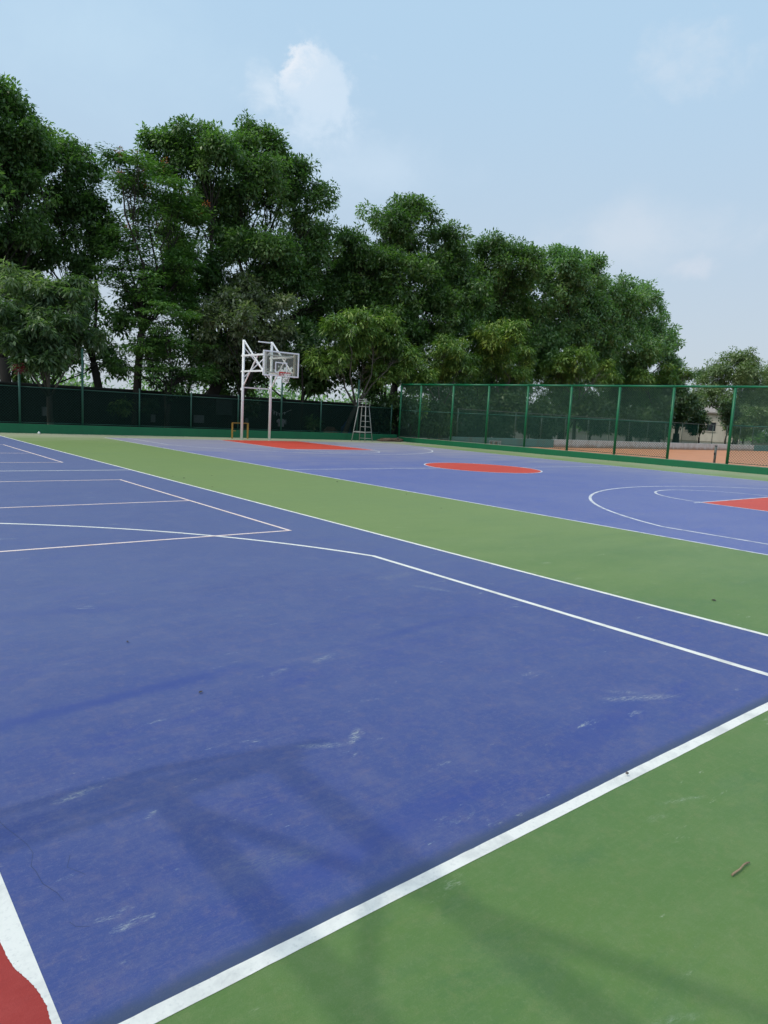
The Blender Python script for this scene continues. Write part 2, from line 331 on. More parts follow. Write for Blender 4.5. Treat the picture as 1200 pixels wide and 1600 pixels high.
mk.add([(x, y, .0014) for x, y in [(KA, 1.556), (KA, 7.3), (.353, 7.3), (.353, 2.10)] + edge[2:] + [(.398, 1.556)]], [tuple(range(len(edge) + 3))])
arcA = arc(-1.93, 3.10, 7.11, 22.2, 120, 70)
mk.line([(4.65, YA + .026)] + arcA, .055, .0017, False, .0013)
mk.line(arc(-1.93, 7.3, 1.8, 0, 180, 40), .05, .0013)
struct('near_court_lines', mk, M['line'], 'white lines painted on the near blue court')
pk = MB()
XT = 4.665
for y0, y1 in ((7.50, 13.65), (17.55, 23.85)):
    pk.line([(-7.5, y0), (XT - .022, y0)], .045, .0021); pk.line([(-7.5, y1), (XT - .022, y1)], .045, .0021)
    pk.line([(XT, y0 - .0225), (XT, y1 + .0225)], .045, .0024)
pk.line([(-7.5, 10.47), (XT - .022, 10.47)], .045, .0021); pk.line([(-7.5, 20.4), (XT - .022, 20.4)], .045, .0021)
struct('near_court_pink_lines', pk, M['pink'], 'pale pink throwball lines on the near blue court')
KW = 1.86
rk = MB()
rk.poly([(CB - KW, 1.45), (CB + KW, 1.45), (CB + KW, 7.27), (CB - KW, 7.27)], .0008)
struct('far_court_near_key', rk, M['red'], 'red key at the right edge of the far court')
struct('far_court_far_key', MB().poly([(CB - 2.25, 23.2), (CB + 1.95, 23.2), (CB + 1.95, 29.12), (CB - 2.25, 29.12)], .0008), M['red'], 'red key in front of the white basketball stand')
struct('far_court_circle', MB().poly(arc(CB, 15.29, 1.8, 0, 360, 72)[:-1], .0008), M['red'], 'red centre circle of the far court')
fl = MB(); z = .0013
fl.line([(XB, 1.45), (XB, 29.12)], .055, z); fl.line([(XB2, 1.45), (XB2, 29.12)], .05, z)
fl.line([(XB + .026, 29.1), (XB2 - .026, 29.1)], .05, z)
fl.line([(XB + .028, 15.29), (CB - 1.86, 15.29)], .05, z); fl.line([(CB + 1.86, 15.29), (XB2 - .026, 15.29)], .05, z)
fl.line(arc(CB, 15.29, 1.825, 0, 360, 72)[:-1], .048, z + .0002, True)
fl.line([(CB - KW, 1.45), (CB - KW, 7.30)], .05, z); fl.line([(CB + KW, 1.45), (CB + KW, 7.30)], .05, z)
fl.line([(CB - KW - .25, 7.30), (CB + KW + .05, 7.30)], .05, z + .0002)
fl.line([(CB - 2.25, 23.2), (CB - 2.25, 29.07)], .05, z); fl.line([(CB + 1.95, 23.2), (CB + 1.95, 29.07)], .05, z)
fl.line([(CB - 2.275, 23.2), (CB + 1.975, 23.2)], .05, z + .0002)
fl.line(arc(CB, 7.325, 1.8, 0, 180, 48), .055, z + .0004); fl.line(arc(CB - .15, 23.17, 1.8, 180, 360, 48), .055, z + .0004)
for cy, sg in ((3.10, 1), (27.5, -1)):
    a = math.degrees(math.asin(2.43 / 6.75)) if 0 else math.degrees(math.acos(6.25 / 6.75))
    pts = [(CB + 6.25, 1.48 if sg > 0 else 29.07)] + [(x, cy + sg * (y - cy)) for x, y in arc(CB, cy, 6.75, a, 180 - a, 80)] + [(CB - 6.25, 1.48 if sg > 0 else 29.07)]
    fl.line(pts, .058, z + .0006)
struct('far_court_lines', fl, M['line_far'], 'worn white lines on the far blue basketball court')
ck = MB()
for pts in ([(.47, 2.66), (.49, 2.58), (.50, 2.52), (.525, 2.44), (.53, 2.38), (.505, 2.31), (.51, 2.27), (.515, 2.20), (.54, 2.13), (.545, 2.08)],
            [(.53, 1.98), (.545, 1.95), (.57, 1.93)], [(3.4, 3.95), (3.75, 3.72), (3.95, 3.56)], [(.62, 2.30), (.60, 2.24), (.63, 2.17)]):
    ck.line([(x + random.Random(i).uniform(-.004, .004), y) for i, (x, y) in enumerate(pts)], .0013, .0009)
struct('court_cracks', ck, M['crack'], 'hairline cracks in the near blue court')

# ------------------------------------------------------------------ low walls, fences
LW, LH, RH = 31.40, .37, .26
w = MB().box((-.95 + 0, LW + .115, LH / 2 - .02), (55.0, .23, LH + .04), 0, .012)
tag(w.build('low_wall', M['wall_green']), 'dark green low wall along the far end under the shaded fence', 'low wall')
w = MB(); L_ = math.hypot(fx(-12) - fx(31.3), 43.3); ang = math.atan2(43.3, fx(31.3) - fx(-12))
mx, my = (fx(31.3) + fx(-12)) / 2 + .12, (31.3 - 12) / 2
w.box((mx, my, RH / 2 - .02), (.24, L_, RH + .04), math.atan2(fx(-12) - fx(31.3), 43.3), .012)
rw = thing('low_wall', 'bright green low wall with pale top running along the right side below the tall fence', 'low wall', (mx, my, 0))
bo_ = w.build('wall_face', M['wall_green'], rw); bo_.location = (-mx, -my, 0)
MB().box((.015, 0, RH + .008), (.20, L_ - .02, .016), math.atan2(fx(-12) - fx(31.3), 43.3)).build('cap', M['coping'], rw)

def wires(o, u, L, z0, z1, pitch, r):
    """diamond wire mesh in the vertical plane through o along u, real thin wires"""
    mb = MB(); H = z1 - z0; u = Vector((u[0], u[1], 0)).normalized(); o = Vector((o[0], o[1], 0)); nrm = Vector((-u.y, u.x, 0))
    for sg in (1, -1):
        k = -H if sg > 0 else 0
        while k < (L if sg > 0 else L + H):
            a0, b0 = k, 0.0; a1, b1 = k + sg * H, H
            if sg > 0:
                if a0 < 0: b0 = -a0; a0 = 0
                if a1 > L: b1 -= a1 - L; a1 = L
            else:
                if a0 > L: b0 = a0 - L; a0 = L
                if a1 < 0: b1 += a1; a1 = 0
            if b1 - b0 > .03:
                off = nrm * (r * .9 * sg)
                p = o + u * a0 + Vector((0, 0, z0 + b0)) + off; q = o + u * a1 + Vector((0, 0, z0 + b1)) + off
                t = (q - p).normalized(); s_ = t.cross(nrm).normalized()
                ring = [nrm * r, -nrm * r * .5 + s_ * r * .87, -nrm * r * .5 - s_ * r * .87]
                mb.add([p + e for e in ring] + [q + e for e in ring], [(0, 1, 4, 3), (1, 2, 5, 4), (2, 0, 3, 5)])
            k += pitch
    return mb

# right-hand fence: tall, bright green
FT = 3.23
fr = thing('chain_link_fence', 'tall bright green chain link fence with round posts along the right side', 'fence', (fx(31.4) + .1, 31.4, 0))
o0 = Vector((fx(31.4) + .1, 31.4, 0))
ys = [31.4] + [29.81 - 2.406 * i for i in range(0, 13)]
pp = [Vector((fx(y) + .12, y, 0)) for y in ys]
for i, p in enumerate(pp):
    MB().tube([p - o0 + Vector((0, 0, RH - .01)), p - o0 + Vector((0, 0, FT - .045))], .056, 12).build('post', M['metal_green'], fr)
    if i:
        a, b = pp[i - 1] - o0, p - o0
        d = (b - a).normalized() * .056
        MB().tube([a + Vector((0, 0, FT)), b + Vector((0, 0, FT))], .048, 8).build('top_rail', M['metal_green'], fr)
        gap = i == 8                               # the open bay without mesh
        if not gap:
            MB().tube([a + d + Vector((0, 0, 1.76)), b - d + Vector((0, 0, 1.76))], .026, 6).build('middle_rail', M['metal_green_old'], fr)
            MB().tube([a + d + Vector((0, 0, RH + .07)), b - d + Vector((0, 0, RH + .07))], .014, 6).build('bottom_rail', M['metal_green_old'], fr)
            wires(a, b - a, (b - a).length, RH + .07, FT, .105, .0066).build('wire_mesh', M['wire'], fr)

# left fence under the trees: lower, dark sheet added behind the wire for the deep shade
fl_ = thing('chain_link_fence', 'low dark green chain link fence with an added dark sheet for the shade under the trees at the far end', 'fence', (6.78, LW + .11, 0))
o0 = Vector((6.78, LW + .11, 0))
tall = {0: 2.55, 1: 3.55, 5: 3.10, 7: 3.30, -2: 3.2}
xs = [6.78 + 2.417 * i for i in range(-6, 9)]
for j, x in enumerate(xs):
    i = j - 6; p = Vector((x - 6.78, 0, 0)); h = tall.get(i, 2.06)
    r_ = .046 if i in tall else .034
    MB().tube([p + Vector((0, 0, LH - .01)), p + Vector((0, 0, h))], r_, 8).build('post', M['metal_green_old'], fl_)
    b = p + Vector((2.417 if i < 8 else .45, 0, 0))
    if i == 8: continue
    d = Vector((.04, 0, 0))
    MB().tube([p + d + Vector((0, 0, 1.85)), b - d + Vector((0, 0, 1.85))], .018, 6).build('top_rail', M['metal_green_old'], fl_)
    MB().tube([p + d + Vector((0, 0, LH + .06)), b - d + Vector((0, 0, LH + .06))], .012, 6).build('bottom_rail', M['metal_green_old'], fl_)
    wires(p + Vector((0, .03, 0)), (1, 0), 2.417, LH + .06, 1.85, .115, .0035).build('wire_mesh', M['wire_dark'], fl_)
    MB().add([(p.x + .01, .06, LH + .03), (b.x - .01, .06, LH + .03), (b.x - .01, .06, 1.83), (p.x + .01, .06, 1.83)], [(0, 1, 2, 3)]).build('shading_sheet', M['net'], fl_)  # dark sheet added in place of the tree shade behind the wire

# compound wall behind the trees
cw = thing('compound_wall', 'dark mossy compound wall behind the trees at the far end', 'wall', (9, 36.9, 0))
MB().box((0, 0, 1.0), (62, .23, 2.0), 0, .01).build('wall_face', M['compound'], cw)
MB().box((0, -.02, 2.045), (62, .32, .085), 0, .01).build('coping', M['compound'], cw)

# far side of the tennis court
tw = thing('tennis_court_wall', 'low whitewashed and teal wall at the back of the clay court', 'low wall', (28, 27.95, 0))
MB().box((4.0, .1, .22), (8.7 + .3, .2, .50), 0, .01).build('teal_section', M['teal'], tw)
MB().box((22.55, .1, .23), (28.1, .2, .52), 0, .01).build('whitewashed_section', M['whitewash'], tw)
MB().box((52, .1, .22), (30.7, .2, .50), 0, .01).build('teal_section', M['teal'], tw)
tf = thing('tennis_fence', 'thin pale posts with green shade cloth on the low wall behind the clay court', 'fence', (28, 28.05, .47))
n = 27
for i in range(n):
    x = i * 2.42; h = 1.55
    MB().tube([(x, 0, -.01), (x, 0, h)], .030, 6).build('post', M['pale_post'], tf)
    if i < n - 1:
        MB().tube([(x + .03, 0, h - .02), (x + 2.39, 0, h - .02)], .018, 6).build('top_rail', M['post_grey'], tf)
        if not (11 <= i <= 14):
            MB().add([(x + .02, .05, .02), (x + 2.40, .05, .02), (x + 2.40, .05, h - .03), (x + .02, .05, h - .03)], [(0, 1, 2, 3)]).build('shading_sheet', M['net2'], tf)

np_ = thing('net_post', 'short grey green tennis net post on the clay by the open fence bay', 'post', (30.85, 14.95, -.012))
MB().tube([(0, 0, 0), (0, 0, .88)], .052, 10).build('tube', M['post_grey'], np_)
MB().tube([(0, 0, .88), (0, 0, .91)], .06, 10).build('cap', M['dark_opening'], np_)
MB().box((-.07, 0, .55), (.05, .04, .10), 0, .005).build('winder', M['dark_opening'], np_)

# ------------------------------------------------------------------ basketball stand
def hoop(label, loc, rz):
    t = thing('basketball_stand', label, 'basketball hoop', loc, rz)
    yb = -2.10
    for s, h in ((-1, 4.50), (1, 4.55)):
        MB().tube([(s * .725, 0, -.02), (s * .725, 0, h)], .060, 14).build('pole', M['white'], t)
        for z in (3.10, 3.80):
            MB().bar((s * .725 + .001, .14, z), (s * .725 + .001, yb + .10, z), .085, .075).build('arm', M['white'], t)
        MB().bar((s * .725, -.02, h - .02), (s * .73, yb + .12, 2.98), .05).build('tie_bar', M['white'], t)
        MB().bar((s * .725, .10, 2.30), (s * .725, -1.30, 3.77), .045).build('strut', M['white'], t)
        MB().box((s * .725, .10, 2.30), (.10, .07, .10), 0, .01).build('bracket', M['white'], t)
        MB().box((s * .73, yb + .075, 3.40), (.09, .07, 1.04), 0, .005).build('upright', M['beige'] if s > 0 else M['white'], t)
    MB().bar((-.67, 0, 2.38), (.67, 0, 2.38), .055).build('crossbar', M['white'], t)
    MB().bar((-.68, .02, 4.15), (.68, .02, 2.85), .04).build('cross_brace', M['white'], t)
    MB().bar((-.68, -.03, 2.85), (.68, -.03, 4.10), .04).build('cross_brace', M['white'], t)
    MB().bar((.725, 0, 4.50), (.02, 0, 4.50), .055).build('broken_bar', M['white'], t)
    MB().box((0, yb + .10, 3.78), (1.36, .05, .06), 0, .004).build('cross_rail', M['white'], t)
    MB().box((0, yb + .10, 3.06), (1.36, .05, .06), 0, .004).build('cross_rail', M['white'], t)
    bb = thing('backboard', None, None, (0, yb, 0)); bb.parent = t
    fr_ = MB(); x, z0, z1, wd = .90, 2.90, 3.97, .055
    for zc in (z0 + wd / 2, z1 - wd / 2): fr_.box((0, 0, zc), (2 * x, .05, wd))
    for sx in (-1, 1): fr_.box((sx * (x - wd / 2), 0, (z0 + z1) / 2), (wd, .05, z1 - z0 - 2 * wd))
    fr_.build('board_frame', M['white'], bb)
    MB().box((0, .004, (z0 + z1) / 2), (2 * (x - wd), .012, z1 - z0 - 2 * wd)).build('board_glass', M['glass'], bb)
    sq = MB()
    for zc in (3.07, 3.49): sq.box((0, -.010, zc), (.60, .006, .05))
    for sx in (-1, 1): sq.box((sx * .275, -.010, 3.28), (.05, .006, .37))
    sq.build('target_square', M['white'], bb)
    rim = MB(); yc = yb - .40
    rim.tube([(.225 * math.cos(R(a)), yc + .225 * math.sin(R(a)), 3.05) for a in range(0, 361, 12)], .013, 6, False)
    rim.build('rim', M['orange'], t)
    MB().box((0, yb - .045, 3.03), (.20, .04, .16), 0, .004).box((0, yb - .12, 3.04), (.12, .14, .02)).build('rim_bracket', M['orange'], t)
    nt = MB(); N = 12
    lev = [(.218, 3.04), (.20, 2.95), (.175, 2.86), (.15, 2.77), (.125, 2.69), (.115, 2.62)]
    for k in range(N):
        for sg in (1, -1):
            pts = []
            for i, (rr, zz) in enumerate(lev):
                a = 2 * math.pi * (k + .5 * i * sg) / N; pts.append((rr * math.cos(a), yc + rr * math.sin(a), zz))
            nt.tube(pts, .0075, 4, False)
    nt.build('net', M['cord'], t)
    return t
hoop('white two pole basketball stand with glass backboard behind the far red key', (16.38, 29.60, 0), 0)

hoop('white two pole basketball stand behind the near baseline whose soft shadow crosses the foreground', (-1.90, 1.06, 0), math.pi)

# ------------------------------------------------------------------ umpire chair
uc = thing('umpire_chair', 'tall dull white umpire chair with ladder rungs by the far corner', 'umpire chair', (23.36, 30.55, 0), R(-18))
def seg(a, b, f): return tuple(a[i] + (b[i] - a[i]) * f for i in range(3))
foot = {'fl': (-.62, -.08, 0), 'fr': (-.02, -.52, 0), 'bl': (.02, .52, 0), 'br': (.62, .08, 0)}
top = {'fl': (-.30, -.02, 1.83), 'fr': (.02, -.28, 1.83), 'bl': (.00, .26, 1.83), 'br': (.32, .02, 1.83)}
for k in foot: MB().tube([foot[k], top[k]], .024, 8).build('leg', M['chair'], uc)
fr_ = MB()
for a, b in (('fl', 'fr'), ('fr', 'br'), ('fl', 'bl')):
    fr_.bar(seg(foot[a], top[a], .27), seg(foot[b], top[b], .27), .05, .06)
fr_.build('lower_frame', M['chair'], uc)
for f in (.08, .42, .58, .74):
    MB().tube([seg(foot['bl'], top['bl'], f), seg(foot['br'], top['br'], f)], .017, 6).build('rung', M['chair'], uc)
for f in (.08, .42, .58, .74):
    pass
MB().add([(v[0], v[1], z) for z in (1.83, 1.87) for v in (top['fl'], top['fr'], top['br'], top['bl'])],
         [(3, 2, 1, 0), (4, 5, 6, 7), (0, 1, 5, 4), (1, 2, 6, 5), (2, 3, 7, 6), (3, 0, 4, 7)]).build('seat', M['chair'], uc)
bk = MB()
for k in ('fl', 'fr'): bk.tube([(top[k][0], top[k][1], 1.87), (top[k][0], top[k][1], 2.27)], .022, 8)
for zz in (2.10, 2.21): bk.bar((top['fl'][0], top['fl'][1], zz), (top['fr'][0], top['fr'][1], zz), .03)
bk.build('backrest', M['chair'], uc)
for a, b in (('fr', 'br'), ('fl', 'bl')):
    A = Vector((top[a][0], top[a][1], 2.10)); Bq = Vector((top[b][0], top[b][1], 2.10)); C_ = Vector((top[b][0], top[b][1], 1.87))
    d = (Bq - A).normalized() * .10
    MB().tube([A, Bq, Bq + d * .8 + Vector((0, 0, -.05)), Bq + d + Vector((0, 0, -.12)), Bq + d * .7 + Vector((0, 0, -.2)), C_], .016, 6).build('armrest', M['chair'], uc)

# yellow metal stand behind the hoop
ys_ = thing('metal_stand', 'small yellow metal stand with open legs behind the left hoop pole', 'stand', (15.97, 30.45, 0), R(6))
for sx in (-.43, .43):
    for sy in (-.11, .11):
        MB().bar((sx + .10 * (sy > 0) * (-1 if sx < 0 else -1) * -1, sy, 0), (sx + .10 * (sy > 0), sy, .72), .032).build('leg', M['yellow'], ys_)
tpb = MB()
tpb.bar((-.45, -.11, .735), (.45, -.11, .735), .035); tpb.bar((-.33, .11, .735), (.55, .11, .735), .03)
tpb.bar((-.43, -.09, .735), (-.33, .10, .735), .03); tpb.bar((.43, -.09, .735), (.53, .10, .735), .03)
tpb.build('top_frame', M['yellow'], ys_)
MB().bar((-.30, .10, .36), (-.12, .10, .36), .035).build('lower_bar', M['yellow'], ys_)

# ------------------------------------------------------------------ small things behind and along the fences
def panel(name, label, cat, x, y, z, w_, h, mat, frame=None, rz=0):
    t = thing(name, label, cat, (x, y, z - h / 2), rz)
    MB().box((0, 0, h / 2), (w_, .03, h), 0, .004).build('panel', mat, t)
    f_ = MB(); f_.box((0, -.005, h - .012), (w_ + .02, .05, .024)).box((0, -.005, .012), (w_ + .02, .05, .024))
    for s in (-1, 1): f_.box((s * w_ / 2, -.005, h / 2), (.024, .05, h - .05))
    f_.build('frame', frame or M['post_grey'], t); return t
panel('notice_board', 'grey board hanging low beside the mango trunk behind the dark fence', 'board', 9.06, 36.72, .80, .40, .46, M['board'])
panel('notice_board', 'narrow pale board on the wall behind the dark fence, right of the leafy shrub', 'board', 14.25, 36.72, .66, .26, .44, M['board'])
panel('notice_board', 'wide pale board on the wall behind the dark fence left of the yellow stand', 'board', 16.80, 36.72, .72, .62, .46, M['board'])
panel('notice_board', 'slim pale board on the wall just right of the left hoop pole', 'board', 19.72, 36.72, .74, .22, .32, M['board'])
panel('notice_board', 'square pale board on the wall between the right hoop pole and tall post', 'board', 22.22, 36.72, .74, .26, .32, M['board'])
panel('wall_poster', 'faded wide poster on the dark wall left of the hoop pole', 'poster', 18.30, 36.74, 1.42, .95, .85, M['post_grey'])
# washing line with white cloths, and a hanging white shirt
wl = thing('washing_line', 'sagging washing line with small white cloths behind the dark fence', 'washing line', (21.0, 35.2, 0))
MB().tube([(-.55, 0, 1.42), (-.1, 0, 1.24), (.25, 0, 1.27), (.75, 0, 1.48)], .012, 5).build('rope', M['cord'], wl)
rq = random.Random(3)
for i in range(5):
    x0 = -.45 + i * .17; z0 = 1.34 - .10 * (1 - abs(i - 2) / 2.5)
    MB().add([(x0, 0, z0), (x0 + .12, .01, z0 + .01), (x0 + .11, .03, z0 - .10 - .12 * rq.random()), (x0 + .03, -.02, z0 - .10 - .15 * rq.random())], [(0, 1, 2, 3)]).build('cloth', M['cloth_white'], wl)
for s, x in ((-1, -.55), (1, .75)): MB().tube([(x, 0, 0), (x, 0, 1.5)], .022, 6).build('pole', M['bark'], wl)
sh = thing('shirt', 'white shirt hanging low under the washing line behind the dark fence', 'shirt', (20.95, 35.0, .52))
bd = MB(); pr = [(-.17, 0), (-.16, .22), (-.25, .20), (-.27, .30), (-.13, .42), (-.06, .40), (0, .35), (.06, .40), (.13, .42), (.27, .30), (.25, .20), (.16, .22), (.18, -.02)]
bd.add([(x, -.05, z) for x, z in pr] + [(x, .05, z) for x, z in pr], [tuple(range(13)), tuple(reversed(range(13, 26)))] + [(i, i + 13, (i + 1) % 13 + 13, (i + 1) % 13) for i in range(13)])
bd.build('shirt_body', M['cloth_white'], sh)
MB().tube([(-.14, 0, .42), (0, 0, .50), (.14, 0, .42)], .008, 5).tube([(0, 0, .50), (0, 0, .74)], .006, 5).build('hanger', M['post_grey'], sh)

def lump(name, label, cat, loc, dims, mat, seed, n=3, amp=.18):
    bm = bmesh.new(); bmesh.ops.create_icosphere(bm, subdivisions=n, radius=1)
    r_ = random.Random(seed); ph = [r_.uniform(0, 6) for _ in range(9)]
    for v in bm.verts:
        c = v.co.copy(); k = 1 + amp * (math.sin(3 * c.x + ph[0]) * math.sin(4 * c.y + ph[1]) + .6 * math.sin(7 * c.z + ph[2]) * math.sin(6 * c.x + ph[3]) + .4 * math.sin(13 * c.y + ph[4]) * math.sin(11 * c.x + ph[5]))
        v.co = Vector((c.x * dims[0] * k, c.y * dims[1] * k, max(c.z * k, -.55) * dims[2] + dims[2] * .55))
    me = bpy.data.meshes.new(name); bm.to_mesh(me); bm.free(); me.materials.append(mat)
    for p in me.polygons: p.use_smooth = True
    o = bpy.data.objects.new(name, me); col.objects.link(o); o.location = loc; return tag(o, label, cat)
lump('bundle', 'blue sheeted bundle on the ground right of the leaning trunk behind the fence', 'bundle', (25.1, 34.4, -.03), (.32, .28, .60), M['blue_sheet'], 5)
lump('sack', 'brown sack lying behind the fence left of the leaning trunk', 'sack', (23.95, 34.4, -.03), (.50, .30, .42), M['brown'], 8)
lump('soil_heap', 'flat heap of brown soil and leaves in the court corner', 'heap', (25.75, 30.95, 0), (.95, .30, .12), M['soil'], 11, 4, .25)
lump('paper_cup', 'small crushed white paper cup at the foot of the far green wall', 'litter', (7.35, 30.95, 0), (.055, .05, .06), M['paper'], 2, 2)
# rusty crate frame leaning behind the right fence
rc = thing('slatted_panel', 'white framed panel with rusty slats standing behind the right fence', 'panel', (27.95, 25.15, -.01), R(-50))
fr_ = MB(); fr_.box((0, 0, .42), (.62, .05, .05)).box((0, 0, .03), (.62, .05, .05))
for s in (-1, 1): fr_.box((s * .285, 0, .225), (.05, .05, .34))
fr_.build('frame', M['board'], rc)
for i in range(4): MB().box((-.19 + i * .127, 0, .225), (.085, .03, .34)).build('slat', M['rust'] if i % 2 == 0 else M['board'], rc)
# twig, pebble, dry leaves lying on the courts
tw_ = MB().tube([(-.062, -.012, .006), (-.048, -.010, .008), (-.012, -.006, .009), (.025, .004, .010), (.050, .008, .008), (.062, .006, .007)], [.0030, .0038, .0031, .0030, .0034, .0022], 7)
tag(tw_.build('twig', M['twig'], None, (2.452, .935, .0005)), 'short bent brown twig on the green surround at lower right', 'twig').rotation_euler.z = R(-10)
lump('pebble', 'small dark pebble on the thick white baseline', 'pebble', (2.705, 1.535, .012), (.008, .007, .006), M['pebble'], 4, 2)
def dry_leaf(label, x, y, s, a, z, group=None):
    mb = MB(); c_, n_ = [], 7
    pts = [(-1, 0, .05), (-.5, .42, .25), (.2, .45, .30), (1, .05, .08), (.25, -.42, .22), (-.5, -.38, .20), (0, 0, .02)]
    mb.add([(p[0] * s, p[1] * s, p[2] * s) for p in pts], [(0, 6, 1), (1, 6, 2), (2, 6, 3), (3, 6, 4), (4, 6, 5), (5, 6, 0)], True)
    o = mb.build('dry_leaf', M['dryleaf'], None, (x, y, z)); o.rotation_euler.z = a
    return tag(o, label, 'leaf', group)
dry_leaf('dark dry leaf alone in the middle of the near blue court', 1.56, 3.33, .016, .4, .006)
dry_leaf('tiny dark dry leaf on the near blue court nearer the free pink line corner', 1.52, 4.31, .014, 1.2, .006)
rl = random.Random(9)
for x, y in ((6.79, 14.16), (6.18, 13.72), (5.87, 14.03), (5.76, 12.15), (9.0, 12.6), (8.9, 10.1), (6.42, 2.98), (8.2, 8.6)):
    dry_leaf('small dark dry leaf lying on the green strip between the two courts', x + rl.uniform(-.2, .2), y + rl.uniform(-.2, .2), rl.uniform(.018, .034), rl.uniform(0, 6), .003, 'dry leaves on the green strip')

for i in range(14):
    y = rl.uniform(9, 30); dry_leaf('small dark dry leaf lying along the foot of the bright green wall', fx(y) - rl.uniform(.06, .35), y, rl.uniform(.025, .05), rl.uniform(0, 6), .003, 'dry leaves along the right wall')
# ------------------------------------------------------------------ trees
def leaf_mesh(name, cents, crad, tones, per, size, style, g, mat):
    """many small leaf blades round clump centres -> one mesh; style sets how they hang"""
    n = len(cents); N = n * per
    C = np.repeat(cents, per, 0); CR = np.repeat(crad, per, 0); T = np.repeat(tones, per)
    u = g.normal(size=(N, 3)); u /= np.linalg.norm(u, axis=1)[:, None]
    rad = g.random(N)[:, None] ** .45
    if style == 'mango':                       # rosettes of long drooping blades
        tw = g.normal(size=(N, 3)) * .28
        P = C + u * rad * CR[:, None] * .75 * np.array([1, 1, .8]) + tw * CR[:, None] * .3
        D = u * np.array([1, 1, .5]) + np.array([0, 0, -.55]) + g.normal(size=(N, 3)) * .25
        W = .26
    elif style == 'feather':                   # flat layered sprays
        P = C + u * rad * CR[:, None] * np.array([1.15, 1.15, .22])
        D = u * np.array([1, 1, .05]) + np.array([0, 0, -.18]) + g.normal(size=(N, 3)) * .22
        W = .34
    else:
        P = C + u * rad * CR[:, None] * np.array([1, 1, .72])
        D = u * .8 + np.array([0, 0, -.30]) + g.normal(size=(N, 3)) * .45
        W = .48
    D /= np.linalg.norm(D, axis=1)[:, None]
    up = np.array([0, 0, 1.0]) + u * .55 + g.normal(size=(N, 3)) * .38
    S = np.cross(D, up); S /= np.linalg.norm(S, axis=1)[:, None] + 1e-9
    L = size * np.clip(np.exp(g.normal(0, .32, N)), .4, 1.55)[:, None]
    Nn = np.cross(S, D)
    mid = P + D * L * .45 + Nn * L * .05
    V = np.empty((N, 4, 3)); V[:, 0] = P; V[:, 1] = mid + S * L * W * .5; V[:, 2] = P + D * L - Nn * L * .06; V[:, 3] = mid - S * L * W * .5
    tone = np.clip(T * .75 + g.normal(.10, .14, N), 0, 1)
    me = bpy.data.meshes.new(name)
    me.vertices.add(N * 4); me.vertices.foreach_set('co', V.reshape(-1).astype(np.float32))
    me.loops.add(N * 4); me.loops.foreach_set('vertex_index', np.arange(N * 4, dtype=np.int32))
    me.polygons.add(N); me.polygons.foreach_set('loop_start', np.arange(0, N * 4, 4, dtype=np.int32))
    at = me.attributes.new('tone', 'FLOAT', 'POINT'); at.data.foreach_set('value', np.repeat(tone, 4).astype(np.float32))
    me.materials.append(mat); me.update(calc_edges=True); me.validate()
    return me

def clumps(lobes, dens, g, crad, inner=.22, sub=1.0):
    """clump centres: each lobe carries rounded boughs, and the leaf clumps sit on the shells of those boughs"""
    out = []
    for (x, y, z, rh, rv) in lobes:
        R_ = np.array([rh, rh * .95, rv]); n = int(dens * (rh * rh * 2 + rh * rv * 4) / 3 * 4 / (crad * crad))
        k = max(5, int(9 * sub * (rh * rv) ** .5))
        u = g.normal(size=(k, 3)); u /= np.linalg.norm(u, axis=1)[:, None]
        cen = np.array([x, y, z]) + u * g.uniform(.46, .78, k)[:, None] * R_
        br = g.uniform(.28, .46, k) * (rh * rv) ** .5
        idx = g.integers(0, k, n)
        v = g.normal(size=(n, 3)); v[:, 2] = v[:, 2] * .9 + .28; v /= np.linalg.norm(v, axis=1)[:, None]
        r = np.where(g.random(n) < inner, g.uniform(.2, .7, n), g.uniform(.82, 1.06, n))
        P = cen[idx] + v * r[:, None] * br[idx][:, None] * np.array([1, 1, .85])
        T = g.normal(.5, .16, k)[idx] + g.normal(0, .15, n)
        out.append(np.concatenate([P, T[:, None]], 1))
    P = np.concatenate(out)
    keep = np.ones(len(P), bool)                 # thin out what lies deep inside another lobe
    for (x, y, z, rh, rv) in lobes:
        q = (P[:, :3] - np.array([x, y, z])) / np.array([rh, rh * .95, rv]); keep &= ~((np.linalg.norm(q, axis=1) < .55) & (g.random(len(P)) < .6))
    return P[keep]

